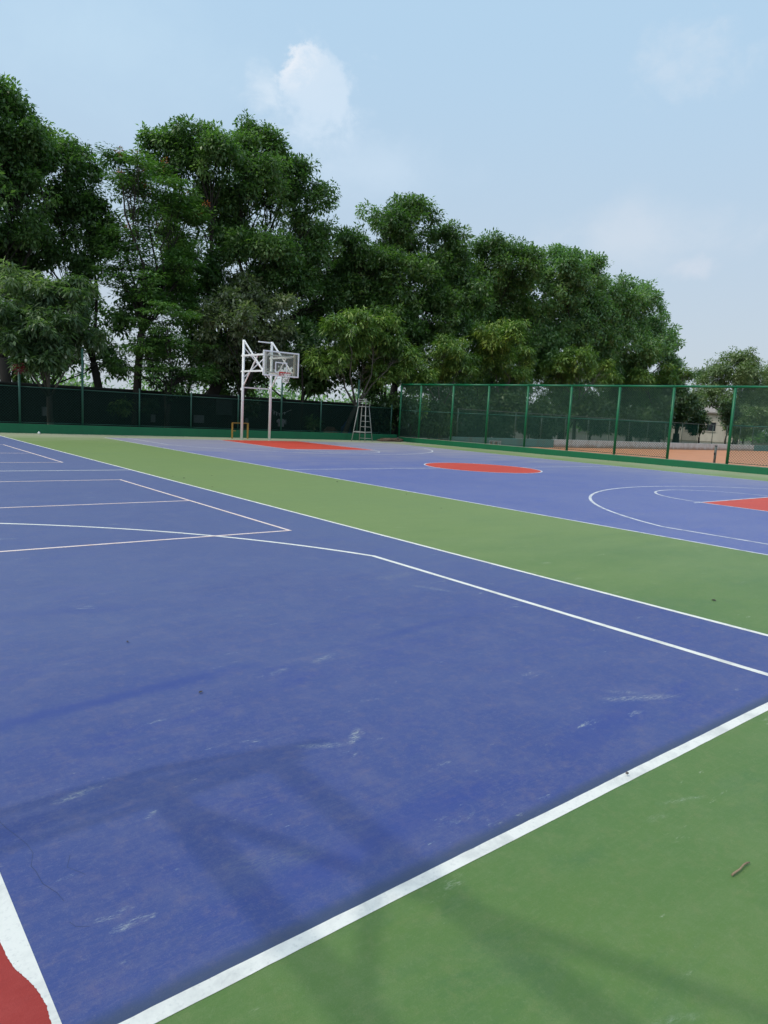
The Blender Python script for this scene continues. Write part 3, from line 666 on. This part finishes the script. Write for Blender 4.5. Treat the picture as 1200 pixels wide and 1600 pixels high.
def make_tree(name, label, base, lobes, kind, mat, per, size, crad, dens, trunk_r, bark, seed, group=None, cat='tree', lean=0.0, gap=0.0, fork=.42, inner=.22, limbs=True):
    g = np.random.default_rng(seed); rr = random.Random(seed)
    t = thing(name, label, cat, (base[0], base[1], -.03), 0, group)
    off = np.array([base[0], base[1], -.03])
    lob = [(x - off[0], y - off[1], z - off[2], a, b) for x, y, z, a, b in lobes]
    P = clumps(lob, dens, g, crad, inner); tone = P[:, 3]; P = P[:, :3]
    if gap:                                      # open patches where the sky shows through
        for _ in range(int(len(lob) * 2.2)):
            l = lob[rr.randrange(len(lob))]
            c = np.array([l[0] + rr.uniform(-1, 1) * l[3], l[1], l[2] + rr.uniform(-1, .35) * l[4]])
            q = (P - c) * np.array([1, .28, 1]); kk = np.linalg.norm(q, axis=1) > gap * rr.uniform(.5, 1.15); P = P[kk]; tone = tone[kk]
    kk = P[:, 2] > .35; P = P[kk]; tone = np.clip(tone[kk], 0, 1)
    cr = crad * g.uniform(.65, 1.35, len(P))
    me = leaf_mesh('crown', P, cr, tone, per, size, kind, g, mat)
    o = bpy.data.objects.new('crown', me); col.objects.link(o); o.parent = t
    mb = MB()
    zlo = min(l[2] - l[4] * .4 for l in lob); zf = max(.5, zlo * fork + .4) if trunk_r > .06 else .3
    cx = sum(l[0] for l in lob) / len(lob) * .35 + lean; cy = sum(l[1] for l in lob) / len(lob) * .3
    F_ = Vector((cx, cy, zf))
    mb.tube([(0, 0, -.1), (cx * .12 + rr.uniform(-.05, .05), cy * .1, zf * .12), (cx * .45 + rr.uniform(-.1, .1), cy * .45, zf * .55), F_], [trunk_r * 1.5, trunk_r * 1.12, trunk_r * .95, trunk_r * .85], 10)
    if limbs:
        for l in lob:
            e = Vector((l[0], l[1], l[2])); d = e - F_
            j_ = d.length * .10; m1 = F_ + d * .33 + Vector((rr.uniform(-j_, j_), rr.uniform(-j_, j_), abs(d.z) * .10)); m2 = F_ + d * .70 + Vector((rr.uniform(-j_, j_), rr.uniform(-j_, j_), .1))
            k = trunk_r * rr.uniform(.34, .48)
            mb.tube([F_ - Vector((0, 0, .15)), m1, m2, e], [k, k * .72, k * .5, k * .3], 7)
            dl = np.linalg.norm((P - np.array(e[:])) / np.array([l[3], l[3], l[4]]), axis=1)
            idx = np.nonzero(dl < 1.1)[0]
            for j in (g.choice(idx, min(len(idx), 16), replace=False) if len(idx) else []):
                q = Vector(P[j]); s0 = m1.lerp(e, rr.uniform(.25, 1)); mm = s0.lerp(q, .5) + Vector((rr.uniform(-.15, .15), rr.uniform(-.15, .15), .12))
                mb.tube([s0, mm, q], [k * .28, k * .18, k * .07], 5, False)
    mb.build('trunk', bark, t)
    return t, P

def add_fruit(t, P, n, seed, front=-.1):
    rr = random.Random(seed)
    Q = [p for p in P if p[1] < front]
    for _ in range(n):
        p = Q[rr.randrange(len(Q))]; mb = MB()
        z0 = p[2] - .25; y0 = p[1] - .45
        mb.tube([(p[0], y0, z0 + .25), (p[0], y0, z0 + .10)], .006, 4, False)
        mb.tube([(p[0], y0, z0 + .10), (p[0], y0, z0 + .08), (p[0], y0, z0 + .02), (p[0], y0, z0 - .03), (p[0], y0, z0 - .05)], [.015, .042, .052, .038, .008], 8)
        mb.build('fruit', M['fruit'], t)

TREES = {
'T1': ('broad', (7.66,38.50), [(6.42, 37.92, 13.37, 2.27, 2.27), (7.9, 37.63, 13.71, 1.74, 2.03), (8.75, 38.27, 13.14, 1.26, 1.56), (6.94, 37.74, 10.22, 2.6, 2.6), (7.94, 37.55, 9.84, 1.76, 2.35), (5.95, 38.28, 7.61, 2.32, 2.03), (8.29, 39.42, 7.57, 1.56, 1.56)]),
'T2': ('broad', (12.76,39.50), [(10.9, 40.16, 13.46, 1.46, 1.62), (9.89, 40.08, 11.92, 1.66, 1.85), (11.45, 38.89, 12.19, 1.34, 1.76), (11.01, 39.58, 9.92, 1.95, 2.11), (9.21, 39.01, 8.57, 1.56, 1.41), (11.23, 38.78, 7.66, 1.46, 1.13), (11.98, 38.63, 9.95, 1.13, 1.62)]),
'T3': ('feather', (13.15,36.20), [(12.21, 35.57, 12.34, 1.27, 1.08), (14.36, 37.14, 12.36, 1.78, 1.46), (15.47, 36.92, 10.84, 1.49, 1.59), (13.14, 36.87, 9.9, 1.43, 1.75), (14.62, 36.86, 8.3, 1.97, 1.48), (12.98, 35.53, 6.97, 1.25, 0.94), (15.7, 35.78, 8.5, 1.15, 1.31), (13.82, 36.48, 6.24, 1.46, 1.3), (12.45, 36.71, 7.92, 0.95, 1.42), (15.37, 36.98, 6.81, 1.51, 1.18)]),
'T4': ('broad', (17.83,38.50), [(16.08, 39.34, 14.52, 1.56, 1.56), (17.37, 37.59, 14.93, 1.78, 1.5), (20.96, 38.73, 16.1, 2.14, 1.55), (19.88, 38.88, 13.64, 3.29, 2.56), (23.11, 38.51, 14.84, 1.6, 1.83), (24.51, 37.79, 13.37, 1.39, 1.85), (24.03, 38.44, 10.97, 2.26, 2.26), (20.52, 37.6, 10.05, 2.92, 1.64), (18.61, 39.46, 12.08, 2.19, 2.01), (26.04, 39.3, 10.46, 1.71, 2.04), (22.86, 38.6, 8.73, 2.32, 1.55), (16.71, 38.06, 8.44, 1.92, 1.67), (16.04, 39.4, 10.7, 1.58, 1.76), (26.68, 38.66, 8.51, 1.72, 1.84), (27.61, 39.34, 11.52, 1.08, 1.87), (27.82, 39.27, 9.53, 1.51, 2.09), (19.03, 38.52, 8.16, 2.19, 1.46)]),
'T5': ('broad', (31.50,38.00), [(29.8, 37.81, 13.22, 2.16, 1.99), (32.4, 38.22, 14.2, 2.07, 1.9), (35.15, 37.85, 12.72, 2.23, 2.32), (28.57, 37.25, 10.63, 1.96, 2.37), (32.12, 37.57, 10.41, 3.01, 2.58), (37.45, 38.69, 11.8, 1.77, 2.71), (29.59, 37.0, 7.96, 2.08, 1.45), (34.7, 37.0, 8.6, 2.22, 1.55), (28.38, 38.28, 9.71, 1.74, 2.28), (27.3, 37.52, 11.42, 1.2, 1.53), (33.62, 38.08, 8.11, 2.67, 1.78)]),
'T6': ('broad', (41.17,38.00), [(39.65, 37.94, 13.06, 2.17, 1.98), (42.49, 37.65, 12.85, 2.24, 2.24), (42.74, 39.09, 10.74, 3.01, 3.01), (37.45, 37.33, 9.87, 2.3, 2.3), (42.31, 37.81, 8.18, 2.46, 1.97)]),
'T7': ('broad', (50.68,38.00), [(47.97, 37.35, 13.61, 2.37, 2.27), (46.96, 38.29, 11.76, 2.18, 3.01), (50.99, 37.51, 13.29, 2.03, 2.67), (49.94, 37.68, 10.05, 3.2, 3.2), (47.89, 38.54, 8.32, 2.65, 2.12)]),
'T8': ('broad', (61.04,38.00), [(56.15, 37.61, 12.45, 2.6, 2.6), (61.01, 38.13, 12.0, 2.51, 2.86), (65.85, 38.89, 10.09, 2.15, 3.03), (57.85, 37.12, 8.73, 3.45, 2.88), (52.66, 37.04, 9.81, 2.18, 2.72), (65.28, 37.4, 8.14, 1.36, 1.99), (58.45, 38.58, 6.53, 2.96, 1.78)]),
'M1': ('mango', (8.48,33.60), [(7.6, 33.85, 6.0, 1.41, 1.25), (9.22, 33.02, 5.63, 1.15, 1.15), (8.43, 33.23, 4.21, 1.97, 1.31), (6.63, 32.89, 3.99, 1.31, 1.31), (9.83, 33.51, 4.1, 0.96, 1.08), (7.64, 32.59, 3.18, 1.2, 0.85)]),
'M2': ('feather', (14.01,34.20), [(14.15, 34.63, 5.22, 1.76, 1.13), (13.3, 35.07, 3.61, 1.51, 1.13), (15.68, 35.2, 3.83, 1.25, 1.25), (14.74, 34.72, 2.78, 1.29, 0.8)]),
'M3': ('broad', (18.68,35.80), [(19.84, 36.81, 7.69, 2.01, 1.36), (17.49, 34.74, 5.94, 1.6, 1.4), (20.58, 35.34, 6.35, 1.35, 1.49), (20.25, 36.83, 4.99, 2.11, 1.39), (17.88, 36.41, 4.05, 1.4, 1.22)]),
'U1': ('broad', (23.89,37.60), [(22.71, 37.4, 5.26, 2.1, 1.72), (25.7, 38.58, 7.19, 1.94, 1.7), (24.44, 37.87, 3.5, 1.99, 1.19), (20.69, 38.3, 3.23, 1.71, 0.95), (25.85, 37.15, 3.99, 1.6, 1.4)]),
'M4': ('mango', (24.00,33.20), [(23.38, 32.52, 5.88, 1.83, 1.27), (26.06, 33.08, 6.07, 1.7, 1.33), (26.94, 32.4, 4.75, 1.19, 1.34), (22.9, 32.94, 4.13, 1.49, 1.17), (26.11, 34.22, 4.27, 1.98, 1.45)]),
'M5': ('mango', (32.92,34.50), [(32.24, 34.13, 5.42, 1.82, 1.49), (30.01, 33.42, 4.34, 1.35, 0.95), (33.3, 33.5, 4.76, 1.25, 1.08)]),
'M6': ('mango', (38.92,34.50), [(37.16, 33.77, 7.31, 1.83, 1.48), (37.83, 35.12, 5.78, 1.9, 1.63), (39.99, 34.2, 5.72, 1.01, 1.37), (39.07, 34.04, 4.84, 1.45, 0.81)]),
'M7': ('mango', (48.27,35.00), [(46.63, 34.11, 6.14, 1.78, 1.38), (46.74, 36.06, 5.39, 1.83, 1.12), (50.81, 34.83, 5.68, 1.68, 1.05)]),
'M8': ('mango', (62.62,36.00), [(61.79, 35.36, 6.28, 1.77, 1.06), (57.26, 35.03, 5.73, 1.57, 0.84), (64.82, 35.02, 6.5, 1.33, 0.84)]),
'M9': ('pale', (87.00,40.00), [(83.69, 39.27, 8.63, 3.39, 2.21), (81.39, 40.39, 7.32, 2.64, 1.91), (88.65, 39.23, 8.27, 2.76, 1.99), (98.99, 38.99, 8.86, 4.11, 2.47), (79.85, 39.98, 5.21, 2.61, 1.59), (88.27, 39.45, 5.21, 3.46, 2.77), (100.14, 41.09, 6.29, 3.81, 3.55)]),
'D1': ('broad', (160.26,60.00), [(142.99, 59.17, 12.38, 3.14, 1.93), (158.26, 60.06, 14.52, 6.48, 3.24)]),
'V1': ('broad', (9.45,39.80), [(8.15, 40.4, 4.56, 1.93, 1.45), (10.03, 39.6, 3.45, 1.8, 1.31), (12.32, 40.87, 5.72, 1.56, 1.56), (8.27, 39.75, 2.67, 1.6, 0.7), (12.14, 39.23, 3.29, 1.01, 0.88)]),
'V2': ('broad', (17.32,38.80), [(17.17, 38.6, 6.16, 1.79, 1.61), (15.02, 37.78, 4.34, 1.54, 1.44), (18.38, 38.63, 4.16, 1.65, 1.54), (13.64, 38.25, 6.36, 1.21, 1.34), (13.28, 39.66, 3.73, 0.97, 1.25), (19.66, 39.53, 2.79, 1.38, 0.92)]),
'V3': ('broad', (30.41,37.50), [(29.94, 37.5, 8.85, 2.31, 1.89), (27.3, 36.47, 4.89, 1.81, 1.81), (31.9, 36.96, 6.15, 2.15, 1.94), (29.87, 36.93, 3.05, 1.9, 1.27), (33.13, 36.86, 4.12, 1.76, 1.41)]),
'V4': ('broad', (39.44,37.50), [(36.68, 36.91, 6.62, 2.28, 2.05), (41.06, 38.31, 4.7, 2.71, 2.22), (35.5, 36.71, 3.4, 2.04, 1.58), (42.12, 36.51, 3.32, 2.2, 1.76), (45.42, 38.44, 7.55, 2.32, 2.32)]),
'V5': ('broad', (50.02,37.50), [(47.99, 37.64, 5.19, 2.64, 2.37), (53.81, 38.58, 4.49, 2.84, 2.27), (54.37, 37.29, 7.3, 2.51, 2.51), (58.53, 38.38, 4.2, 2.37, 2.14), (50.32, 37.84, 2.67, 2.73, 1.64)]),
'V6': ('broad', (65.84,38.50), [(63.95, 39.14, 5.11, 2.64, 2.51), (69.81, 39.04, 5.14, 2.38, 2.25), (66.7, 38.49, 3.38, 2.57, 1.93), (58.47, 37.6, 3.62, 2.35, 2.0)]),
}
BUSHES = {
'B0': (27.16,32.60,1.95,0.98,1.74),
'B1': (28.99,33.00,2.41,1.02,1.09),
'B2': (30.68,33.20,1.62,1.53,1.49),
'B3': (34.08,33.00,1.84,1.98,1.72),
'B4': (38.06,33.00,2.00,2.08,1.82),
'B5': (42.57,33.00,2.09,2.20,1.92),
'B6': (48.14,33.40,2.15,2.36,1.96),
'B7': (53.55,33.40,2.20,2.35,1.97),
'B8': (58.88,33.60,2.55,1.86,2.32),
'B11': (66.28,33.80,2.40,1.22,1.46),
'B12': (74.06,35.00,3.27,1.06,1.98),
'B9': (62.32,34.00,3.83,2.22,2.28),
'B10': (80.34,36.00,2.79,2.67,2.11),
'S1': (11.42,33.40,1.02,0.53,0.59),
'S2': (21.56,32.60,0.86,0.49,0.56),
'S3': (18.60,34.00,1.38,0.54,0.61),
'S4': (13.30,34.60,1.29,0.44,0.57),
}

TALL = 'tall dark trees along the far end'
def T(k, name, label, kind, mat, per, size, crad, dens, tr, bark, seed, **kw):
    b = TREES[k]; return make_tree(name, label, b[1], b[2], kind, M[mat], per, size, crad, dens, tr, M[bark], seed, **kw)
T('T1', 'shade_tree', 'tallest dark broadleaf tree at the left edge of the photo', 'broad', 'broad', 72, .19, .48, 1.3, .26, 'bark', 11, group=TALL, gap=.55)
T('T2', 'shade_tree', 'tall dark broadleaf tree between the leftmost tall tree and the feathery flowering tree', 'broad', 'broad', 72, .19, .48, 1.3, .22, 'bark', 12, group=TALL, gap=.60)
t3, P3 = T('T3', 'flame_tree', 'airy feathery tree with orange blossoms and sky gaps among dark trees', 'feather', 'feather', 60, .19, .55, 1.35, .20, 'bark', 13, gap=.4, fork=.8)
g_ = np.random.default_rng(5); top = P3[(P3[:, 2] > 9.5)]
fl_c = top[g_.choice(len(top), min(26, len(top)), replace=False)] + np.array([0, -.35, .2])
fm = bpy.data.objects.new('blossom', leaf_mesh('blossom', fl_c, np.full(len(fl_c), .20), np.full(len(fl_c), .5), 22, .11, 'broad', g_, M['flower'])); col.objects.link(fm); fm.parent = t3
T('T4', 'shade_tree', 'broad tall dark tree with a wide domed crown above the basketball stand', 'broad', 'broad2', 72, .19, .48, 1.3, .36, 'bark', 14, group=TALL, gap=.60)
T('T5', 'shade_tree', 'dark tree with pointed crown above the corner where the two fences meet', 'broad', 'broad', 70, .20, .50, 1.3, .30, 'bark', 15, group=TALL, gap=.62)
T('T6', 'shade_tree', 'dark tree in the middle of the descending row, behind the bushy yellow green mango', 'broad', 'broad2', 68, .21, .52, 1.3, .28, 'bark', 16, group=TALL, gap=.5)
T('T7', 'shade_tree', 'dark tree second from the right end of the tall row', 'broad', 'broad_far', 60, .24, .56, 1.3, .28, 'bark', 17, group=TALL, gap=.45)
T('T8', 'shade_tree', 'dark rounded tree ending the tall row at its right', 'broad', 'broad_far', 60, .25, .58, 1.3, .28, 'bark', 18, group=TALL, gap=.45)
t1, P1 = T('M1', 'mango_tree', 'dusty dark mango tree hung with pale fruits at the far left', 'mango', 'mango_dark', 46, .27, .36, .95, .13, 'bark_pale', 21, gap=.3)
add_fruit(t1, P1, 11, 3)
T('M2', 'leafy_tree', 'bright green feathery low tree left of the basketball stand', 'feather', 'feather', 64, .17, .46, .8, .12, 'bark', 22, gap=.35)
T('M3', 'olive_tree', 'dull grey olive tree directly behind the basketball stand', 'broad', 'olive', 52, .20, .40, .95, .14, 'bark', 23, gap=.35)
T('U1', 'shade_tree', 'low dark tree filling the shade right behind the backboard', 'broad', 'broad', 48, .25, .50, .9, .18, 'bark', 24, gap=.40)
T('M4', 'mango_tree', 'round mango tree with fresh green top and leaning pale trunk by the umpire chair', 'mango', 'mango_bright', 48, .25, .36, 1.0, .15, 'bark_pale', 25, gap=.28, lean=.45)
UN = 'low dark trees closing the gaps below the tall crowns'
for i, (k, lb) in enumerate((('V1', 'low dark tree in the shade below the tall trees at the left edge'), ('V2', 'low dark tree between the feathery low tree and the hoop poles'), ('V3', 'low dark tree behind the round mango by the umpire chair'),
                             ('V4', 'low dark tree above the third and fourth fence bays'), ('V5', 'low dark tree above the fifth and sixth fence bays'), ('V6', 'low dark tree under the last tall tree at right'))):
    T(k, 'shade_tree', lb, 'broad', 'broad' if i < 3 else 'broad_far', 52, .23, .50, .95, .16, 'bark', 120 + i, group=UN, gap=.42 if i < 3 else .2)
T('M5', 'mango_tree', 'small bright mango tree just above the start of the tall green fence', 'mango', 'mango_bright', 46, .25, .38, 1.0, .13, 'bark_pale', 26)
T('M6', 'mango_tree', 'bushy yellow green mango tree rising above the middle of the green fence', 'mango', 'mango_bright', 46, .26, .40, 1.0, .14, 'bark_pale', 27)
T('M7', 'mango_tree', 'pale green low tree in front of the second last tall dark tree', 'mango', 'mango_bright', 44, .27, .42, .95, .14, 'bark_pale', 28)
T('M8', 'mango_tree', 'small low green tree beneath the right end of the tall row', 'mango', 'mango_bright', 44, .27, .44, .95, .13, 'bark_pale', 29)
T('M9', 'leafy_tree', 'sunlit pale green spreading tree above the open fence bay at right', 'broad', 'pale', 60, .24, .60, .9, .30, 'bark', 30, gap=.4)
T('D1', 'shade_tree', 'distant dark flat tree at the extreme right edge', 'broad', 'broad_far', 46, .40, .95, .9, .4, 'bark', 31)
shr = {'B0': 'dark climbing shrub in the corner behind the umpire chair', 'B1': 'lighter leafy shrub behind the first bay of the tall green fence',
       'B2': 'dark shrub seen through the second bay of the tall green fence', 'B3': 'dark shrub seen through the third bay of the tall green fence',
       'B4': 'dark shrub seen through the fourth bay of the tall green fence', 'B5': 'dark shrub seen through the fifth bay, left of the whitewashed wall section',
       'B6': 'dark shrub behind the left part of the whitewashed wall', 'B7': 'dark shrub behind the middle of the whitewashed wall',
       'B8': 'dark shrub just left of the open fence bay', 'B9': 'dark leafy clump with thick stem seen in the open fence bay',
       'B12': 'leafy shrub half hidden by the right post of the open fence bay', 'B11': 'leafy shrub in front of the cream house in the open fence bay', 'B10': 'sunny shrub seen through the mesh at the right edge'}
for i, (k, lb) in enumerate(shr.items()):
    x, y, z, rh, rv = BUSHES[k]; rr = random.Random(40 + i)
    lobes = [(x + rr.uniform(-.6, .6) * rh, y + rr.uniform(-.3, .3), max(rv * .5, z + rr.uniform(-.45, .35) * rv), rh * rr.uniform(.5, .7), rv * rr.uniform(.5, .68)) for _ in range(5)]
    make_tree('shrub', lb, (x, y), lobes, 'broad', M['mango_bright' if k in ('B1',) else 'pale' if k == 'B10' else 'shade_leaf'], 46, .22, .42, 1.5, .09 if k != 'B9' else .3, M['bark'], 60 + i, 'shrubs behind the fences', 'shrub', 0, .3, .3)
small = {'S1': ('leafy shrub with yellow green leaves behind the dark fence at left', 'mango_bright'), 'S2': ('leafy plant with broad leaves behind the dark fence right of the backboard', 'feather'),
         'S3': ('drooping dark plant beside the right hoop pole behind the fence', 'shade_leaf'), 'S4': ('dim weedy plant beside the narrow pale board', 'shade_leaf')}
for i, (k, (lb, mt)) in enumerate(small.items()):
    x, y, z, rh, rv = BUSHES[k]; rr = random.Random(80 + i)
    lobes = [(x + rr.uniform(-.4, .4) * rh, y, max(.3, z + rr.uniform(-.4, .4) * rv), rh * .75, rv * .65) for _ in range(3)]
    make_tree('shrub', lb, (x, y), lobes, 'mango', M[mt], 22, .18, .22, .8, .03, M['bark'], 90 + i, None, 'shrub', limbs=False)
g = np.random.default_rng(15); Pq = g.normal(size=(12, 3)) * np.array([.10, .06, .07])
rf_ = bpy.data.objects.new('red_blossom', leaf_mesh('red_blossom', Pq, np.full(12, .10), g.random(12), 12, .09, 'broad', g, M['redflower'])); col.objects.link(rf_); rf_.location = (6.74, 31.35, 2.55)
tag(rf_, 'cluster of dark red blossom against the fence post at far left', 'blossom')
# slender trunks standing in the shade behind the left fence
for x, y, h, r_, lb, mt in ((14.45, 35.6, 2.6, .075, 'slim pale trunk standing behind the fence left of the pale board', 'bark_pale'),
                            (21.9, 34.4, 5.0, .065, 'slim bare trunk behind the leafy plant right of the backboard', 'bark')):
    t = thing('slim_tree', lb, 'tree', (x, y, -.03)); rr = random.Random(int(x * 10))
    MB().tube([(0, 0, -.1), (.05, 0, h * .4), (-.03, 0, h * .75), (.08, 0, h)], [r_ * 1.2, r_, r_ * .8, r_ * .5], 8).build('trunk', M[mt], t)
    g = np.random.default_rng(int(x * 7)); P = g.normal(size=(26, 3)) * np.array([.5, .5, .35]) + np.array([.08, 0, h + .1])
    o = bpy.data.objects.new('crown', leaf_mesh('crown', P, np.full(26, .3), g.random(26), 40, .17, 'broad', g, M['shade_leaf'])); col.objects.link(o); o.parent = t

# pale house beyond the clay court
hs = thing('house', 'cream plastered house far behind the open fence bay', 'house', (109.5, 55.5, -.03), R(-50))
MB().box((0, 0, 2.1), (9, 8, 4.2)).build('wall', M['house'], hs)
rf = MB(); rf.box((0, 0, 4.28), (10, 9, .16)); rf.add([(-5, -4.5, 4.36), (5, -4.5, 4.36), (5, 4.5, 4.36), (-5, 4.5, 4.36), (-4.6, 0, 5.6), (4.6, 0, 5.6)], [(0, 1, 5, 4), (1, 2, 5), (2, 3, 4, 5), (3, 0, 4)]); rf.build('roof', M['roof'], hs)
for x in (-2.8, .2, 3.0):
    wn = MB().box((x, -4.03, 2.2), (1.3, .06, 1.3)).build('window', M['dark_opening'], hs)
    MB().box((x, -4.05, 2.9), (1.5, .12, .1)).build('lintel', M['house'], wn); MB().box((x, -4.05, 1.5), (1.5, .14, .1)).build('sill', M['house'], wn)
g = np.random.default_rng(77)   # far wood closing the horizon behind the walls
Pw = []
for i in range(110):
    a = R(-20 + i * 1.15); d = 150 + 25 * math.sin(i * 1.7); hh = 5 + 2.5 * math.sin(i * .9) + g.uniform(-1, 1.5)
    Pw.append(np.array([math.sin(a) * d, math.cos(a) * d, hh * .5]) + g.normal(size=(60, 3)) * np.array([2.4, 2.4, hh * .26]))
Pw = np.concatenate(Pw); Pw[:, 2] = np.abs(Pw[:, 2])
wd = bpy.data.objects.new('far_wood', leaf_mesh('far_wood', Pw, np.full(len(Pw), 1.0), g.random(len(Pw)), 9, .75, 'broad', g, M['broad_far'])); col.objects.link(wd)
tag(wd, 'low far wood along the horizon beyond the walls', 'wood', None, 'stuff')

# ------------------------------------------------------------------ sky, sun, camera
SUN = Vector((-.975, .22, 0)).normalized() * math.cos(R(54)) + Vector((0, 0, math.sin(R(54))))
w = bpy.data.worlds.new('World'); scene.world = w; w.use_nodes = True
class WT(NT):
    def n_combine(s, x):
        o = s.n('ShaderNodeCombineXYZ')
        for i in range(3): s.l(x, o.inputs[i])
        return o.outputs[0]
    def __init__(s, tree): s.t = tree; tree.nodes.clear(); s.out = s.n('ShaderNodeOutputWorld')
t = WT(w.node_tree)
sky = t.n('ShaderNodeTexSky', sky_type='NISHITA', sun_disc=False, sun_elevation=R(54), sun_rotation=math.atan2(SUN.x, SUN.y), air_density=1.0, dust_density=2.5, ozone_density=1.0, altitude=50)
d = t.vmath('NORMALIZE', t.coord('Generated'))
sep = t.n('ShaderNodeSeparateXYZ'); t.l(d, sep.inputs[0]); el = sep.outputs[2]
hz = t.mix(t.smooth(el, 0.0, .50), c4(*HZ0), c4(*HZ1))
c = t.mix(HZF, sky.outputs[0], hz)
au = t.math('POWER', t.math('MAXIMUM', t.vmath('DOT_PRODUCT', d, tuple(SUN)), 0.0), 10.0)   # bright hazy glow of the veiled sun
c = t.mix(1.0, c, t.vmath('MULTIPLY', t.n_combine(au), (AUR * 1.0, AUR * .95, AUR * .86)), 'ADD')
NZ = {k: t.math('SUBTRACT', t.noise(t.mapping(d, (1, 1, 1.25), (0, 0, 0), (o, 0, 0)), k, 7, .62, .25), .5) for k, o in ((9, 1.0), (26, 3.0))}
def blob(dirv, ru, rv, soft, k, amp, colr, strength):
    """cloud at a fixed bearing of the sky, ragged by noise"""
    global c
    D = Vector(dirv).normalized(); U_ = D.cross(Vector((0, 0, 1))).normalized(); V_ = U_.cross(D)
    u = t.math('MULTIPLY', t.vmath('DOT_PRODUCT', d, tuple(U_)), 1 / ru); v = t.math('MULTIPLY', t.vmath('DOT_PRODUCT', d, tuple(V_)), 1 / rv)
    rr = t.math('SQRT', t.math('MULTIPLY_ADD', u, u, t.math('MULTIPLY', v, v)))
    x = t.math('MULTIPLY_ADD', NZ[k], amp, t.math('SUBTRACT', 1.0, rr))
    front = t.math('GREATER_THAN', t.vmath('DOT_PRODUCT', d, tuple(D)), .5)
    c = t.mix(t.math('MULTIPLY', t.math('MULTIPLY', t.smooth(x, 0.0, soft), strength), front), c, colr)
WH = c4(8.7, 9.0, 9.5); SF = c4(6.15, 7.5, 8.9)
Rv0, Uv0, Fv0 = Vector((0.775453, -0.629295, 0.051579)), Vector((0.046401, 0.138265, 0.989308)), Vector((0.629698, 0.764768, -0.136417))
def bear(x, y): return tuple(Fv0 + Rv0 * ((x - 600) / 1108.9) - Uv0 * ((y - 800) / 1108.9))   # compass bearing and height of a cloud
blob(bear(150, 60), .26, .12, 1.3, 9, 1.5, c4(6.1, 7.9, 9.2), .35)
blob(bear(590, 270), .17, .06, 1.2, 9, 1.6, SF, .55)
blob(bear(485, 170), .090, .085, 1.0, 26, 2.0, SF, .75)
blob(bear(472, 118), .036, .034, .40, 26, 1.8, WH, .88)
blob(bear(492, 150), .064, .058, .60, 26, 1.7, SF, .97)
blob(bear(415, 135), .030, .040, .9, 26, 1.8, c4(6.9, 8.0, 9.1), .5)
blob(bear(1075, 95), .085, .050, 1.3, 26, 2.0, c4(6.5, 7.5, 8.6), .55)
blob(bear(1000, 370), .16, .055, 1.2, 9, 1.7, c4(7.0, 7.6, 8.4), .5)
blob(bear(1078, 420), .036, .022, 1.0, 26, 1.8, c4(7.3, 7.6, 8.4), .4)

w.cycles.sampling_method = 'MANUAL'; w.cycles.sample_map_resolution = 256
bg = t.n('ShaderNodeBackground'); t.l(c, bg.inputs[0]); bg.inputs[1].default_value = .1
t.l(bg.outputs[0], t.out.inputs[0])
sl = bpy.data.lights.new('sun', 'SUN'); sl.energy = SUN_E; sl.angle = R(.7); sl.color = (1.0, .94, .84)
so = bpy.data.objects.new('sun', sl); col.objects.link(so); so.rotation_euler = SUN.to_track_quat('Z', 'Y').to_euler(); so.location = SUN * 60
cam = bpy.data.cameras.new('camera'); co = bpy.data.objects.new('camera', cam); col.objects.link(co)
Rv, Uv, Fv = Vector((0.77545299, -0.62929504, 0.05157924)), Vector((0.04640056, 0.13826456, 0.98930779)), Vector((0.62969807, 0.76476837, -0.13641731))
mt = Matrix((Rv, Uv, -Fv)).transposed().to_4x4(); mt.translation = Vector((0, 0, 1.5021)); co.matrix_world = mt
cam.sensor_fit = 'VERTICAL'; cam.sensor_height = 24; cam.sensor_width = 18; cam.lens = 1108.917 / 1600 * 24
cam.clip_start = .05; cam.clip_end = 3000
scene.camera = co
vs = scene.view_settings; vs.view_transform = 'Standard'; vs.look = 'None'; vs.exposure = EXPO; vs.gamma = 1; vs.use_curve_mapping = False
scene.render.resolution_x = 768; scene.render.resolution_y = 1024
scene.cycles.max_bounces = 6; scene.cycles.transparent_max_bounces = 12; scene.cycles.diffuse_bounces = 3
scene.cycles.use_denoising = True
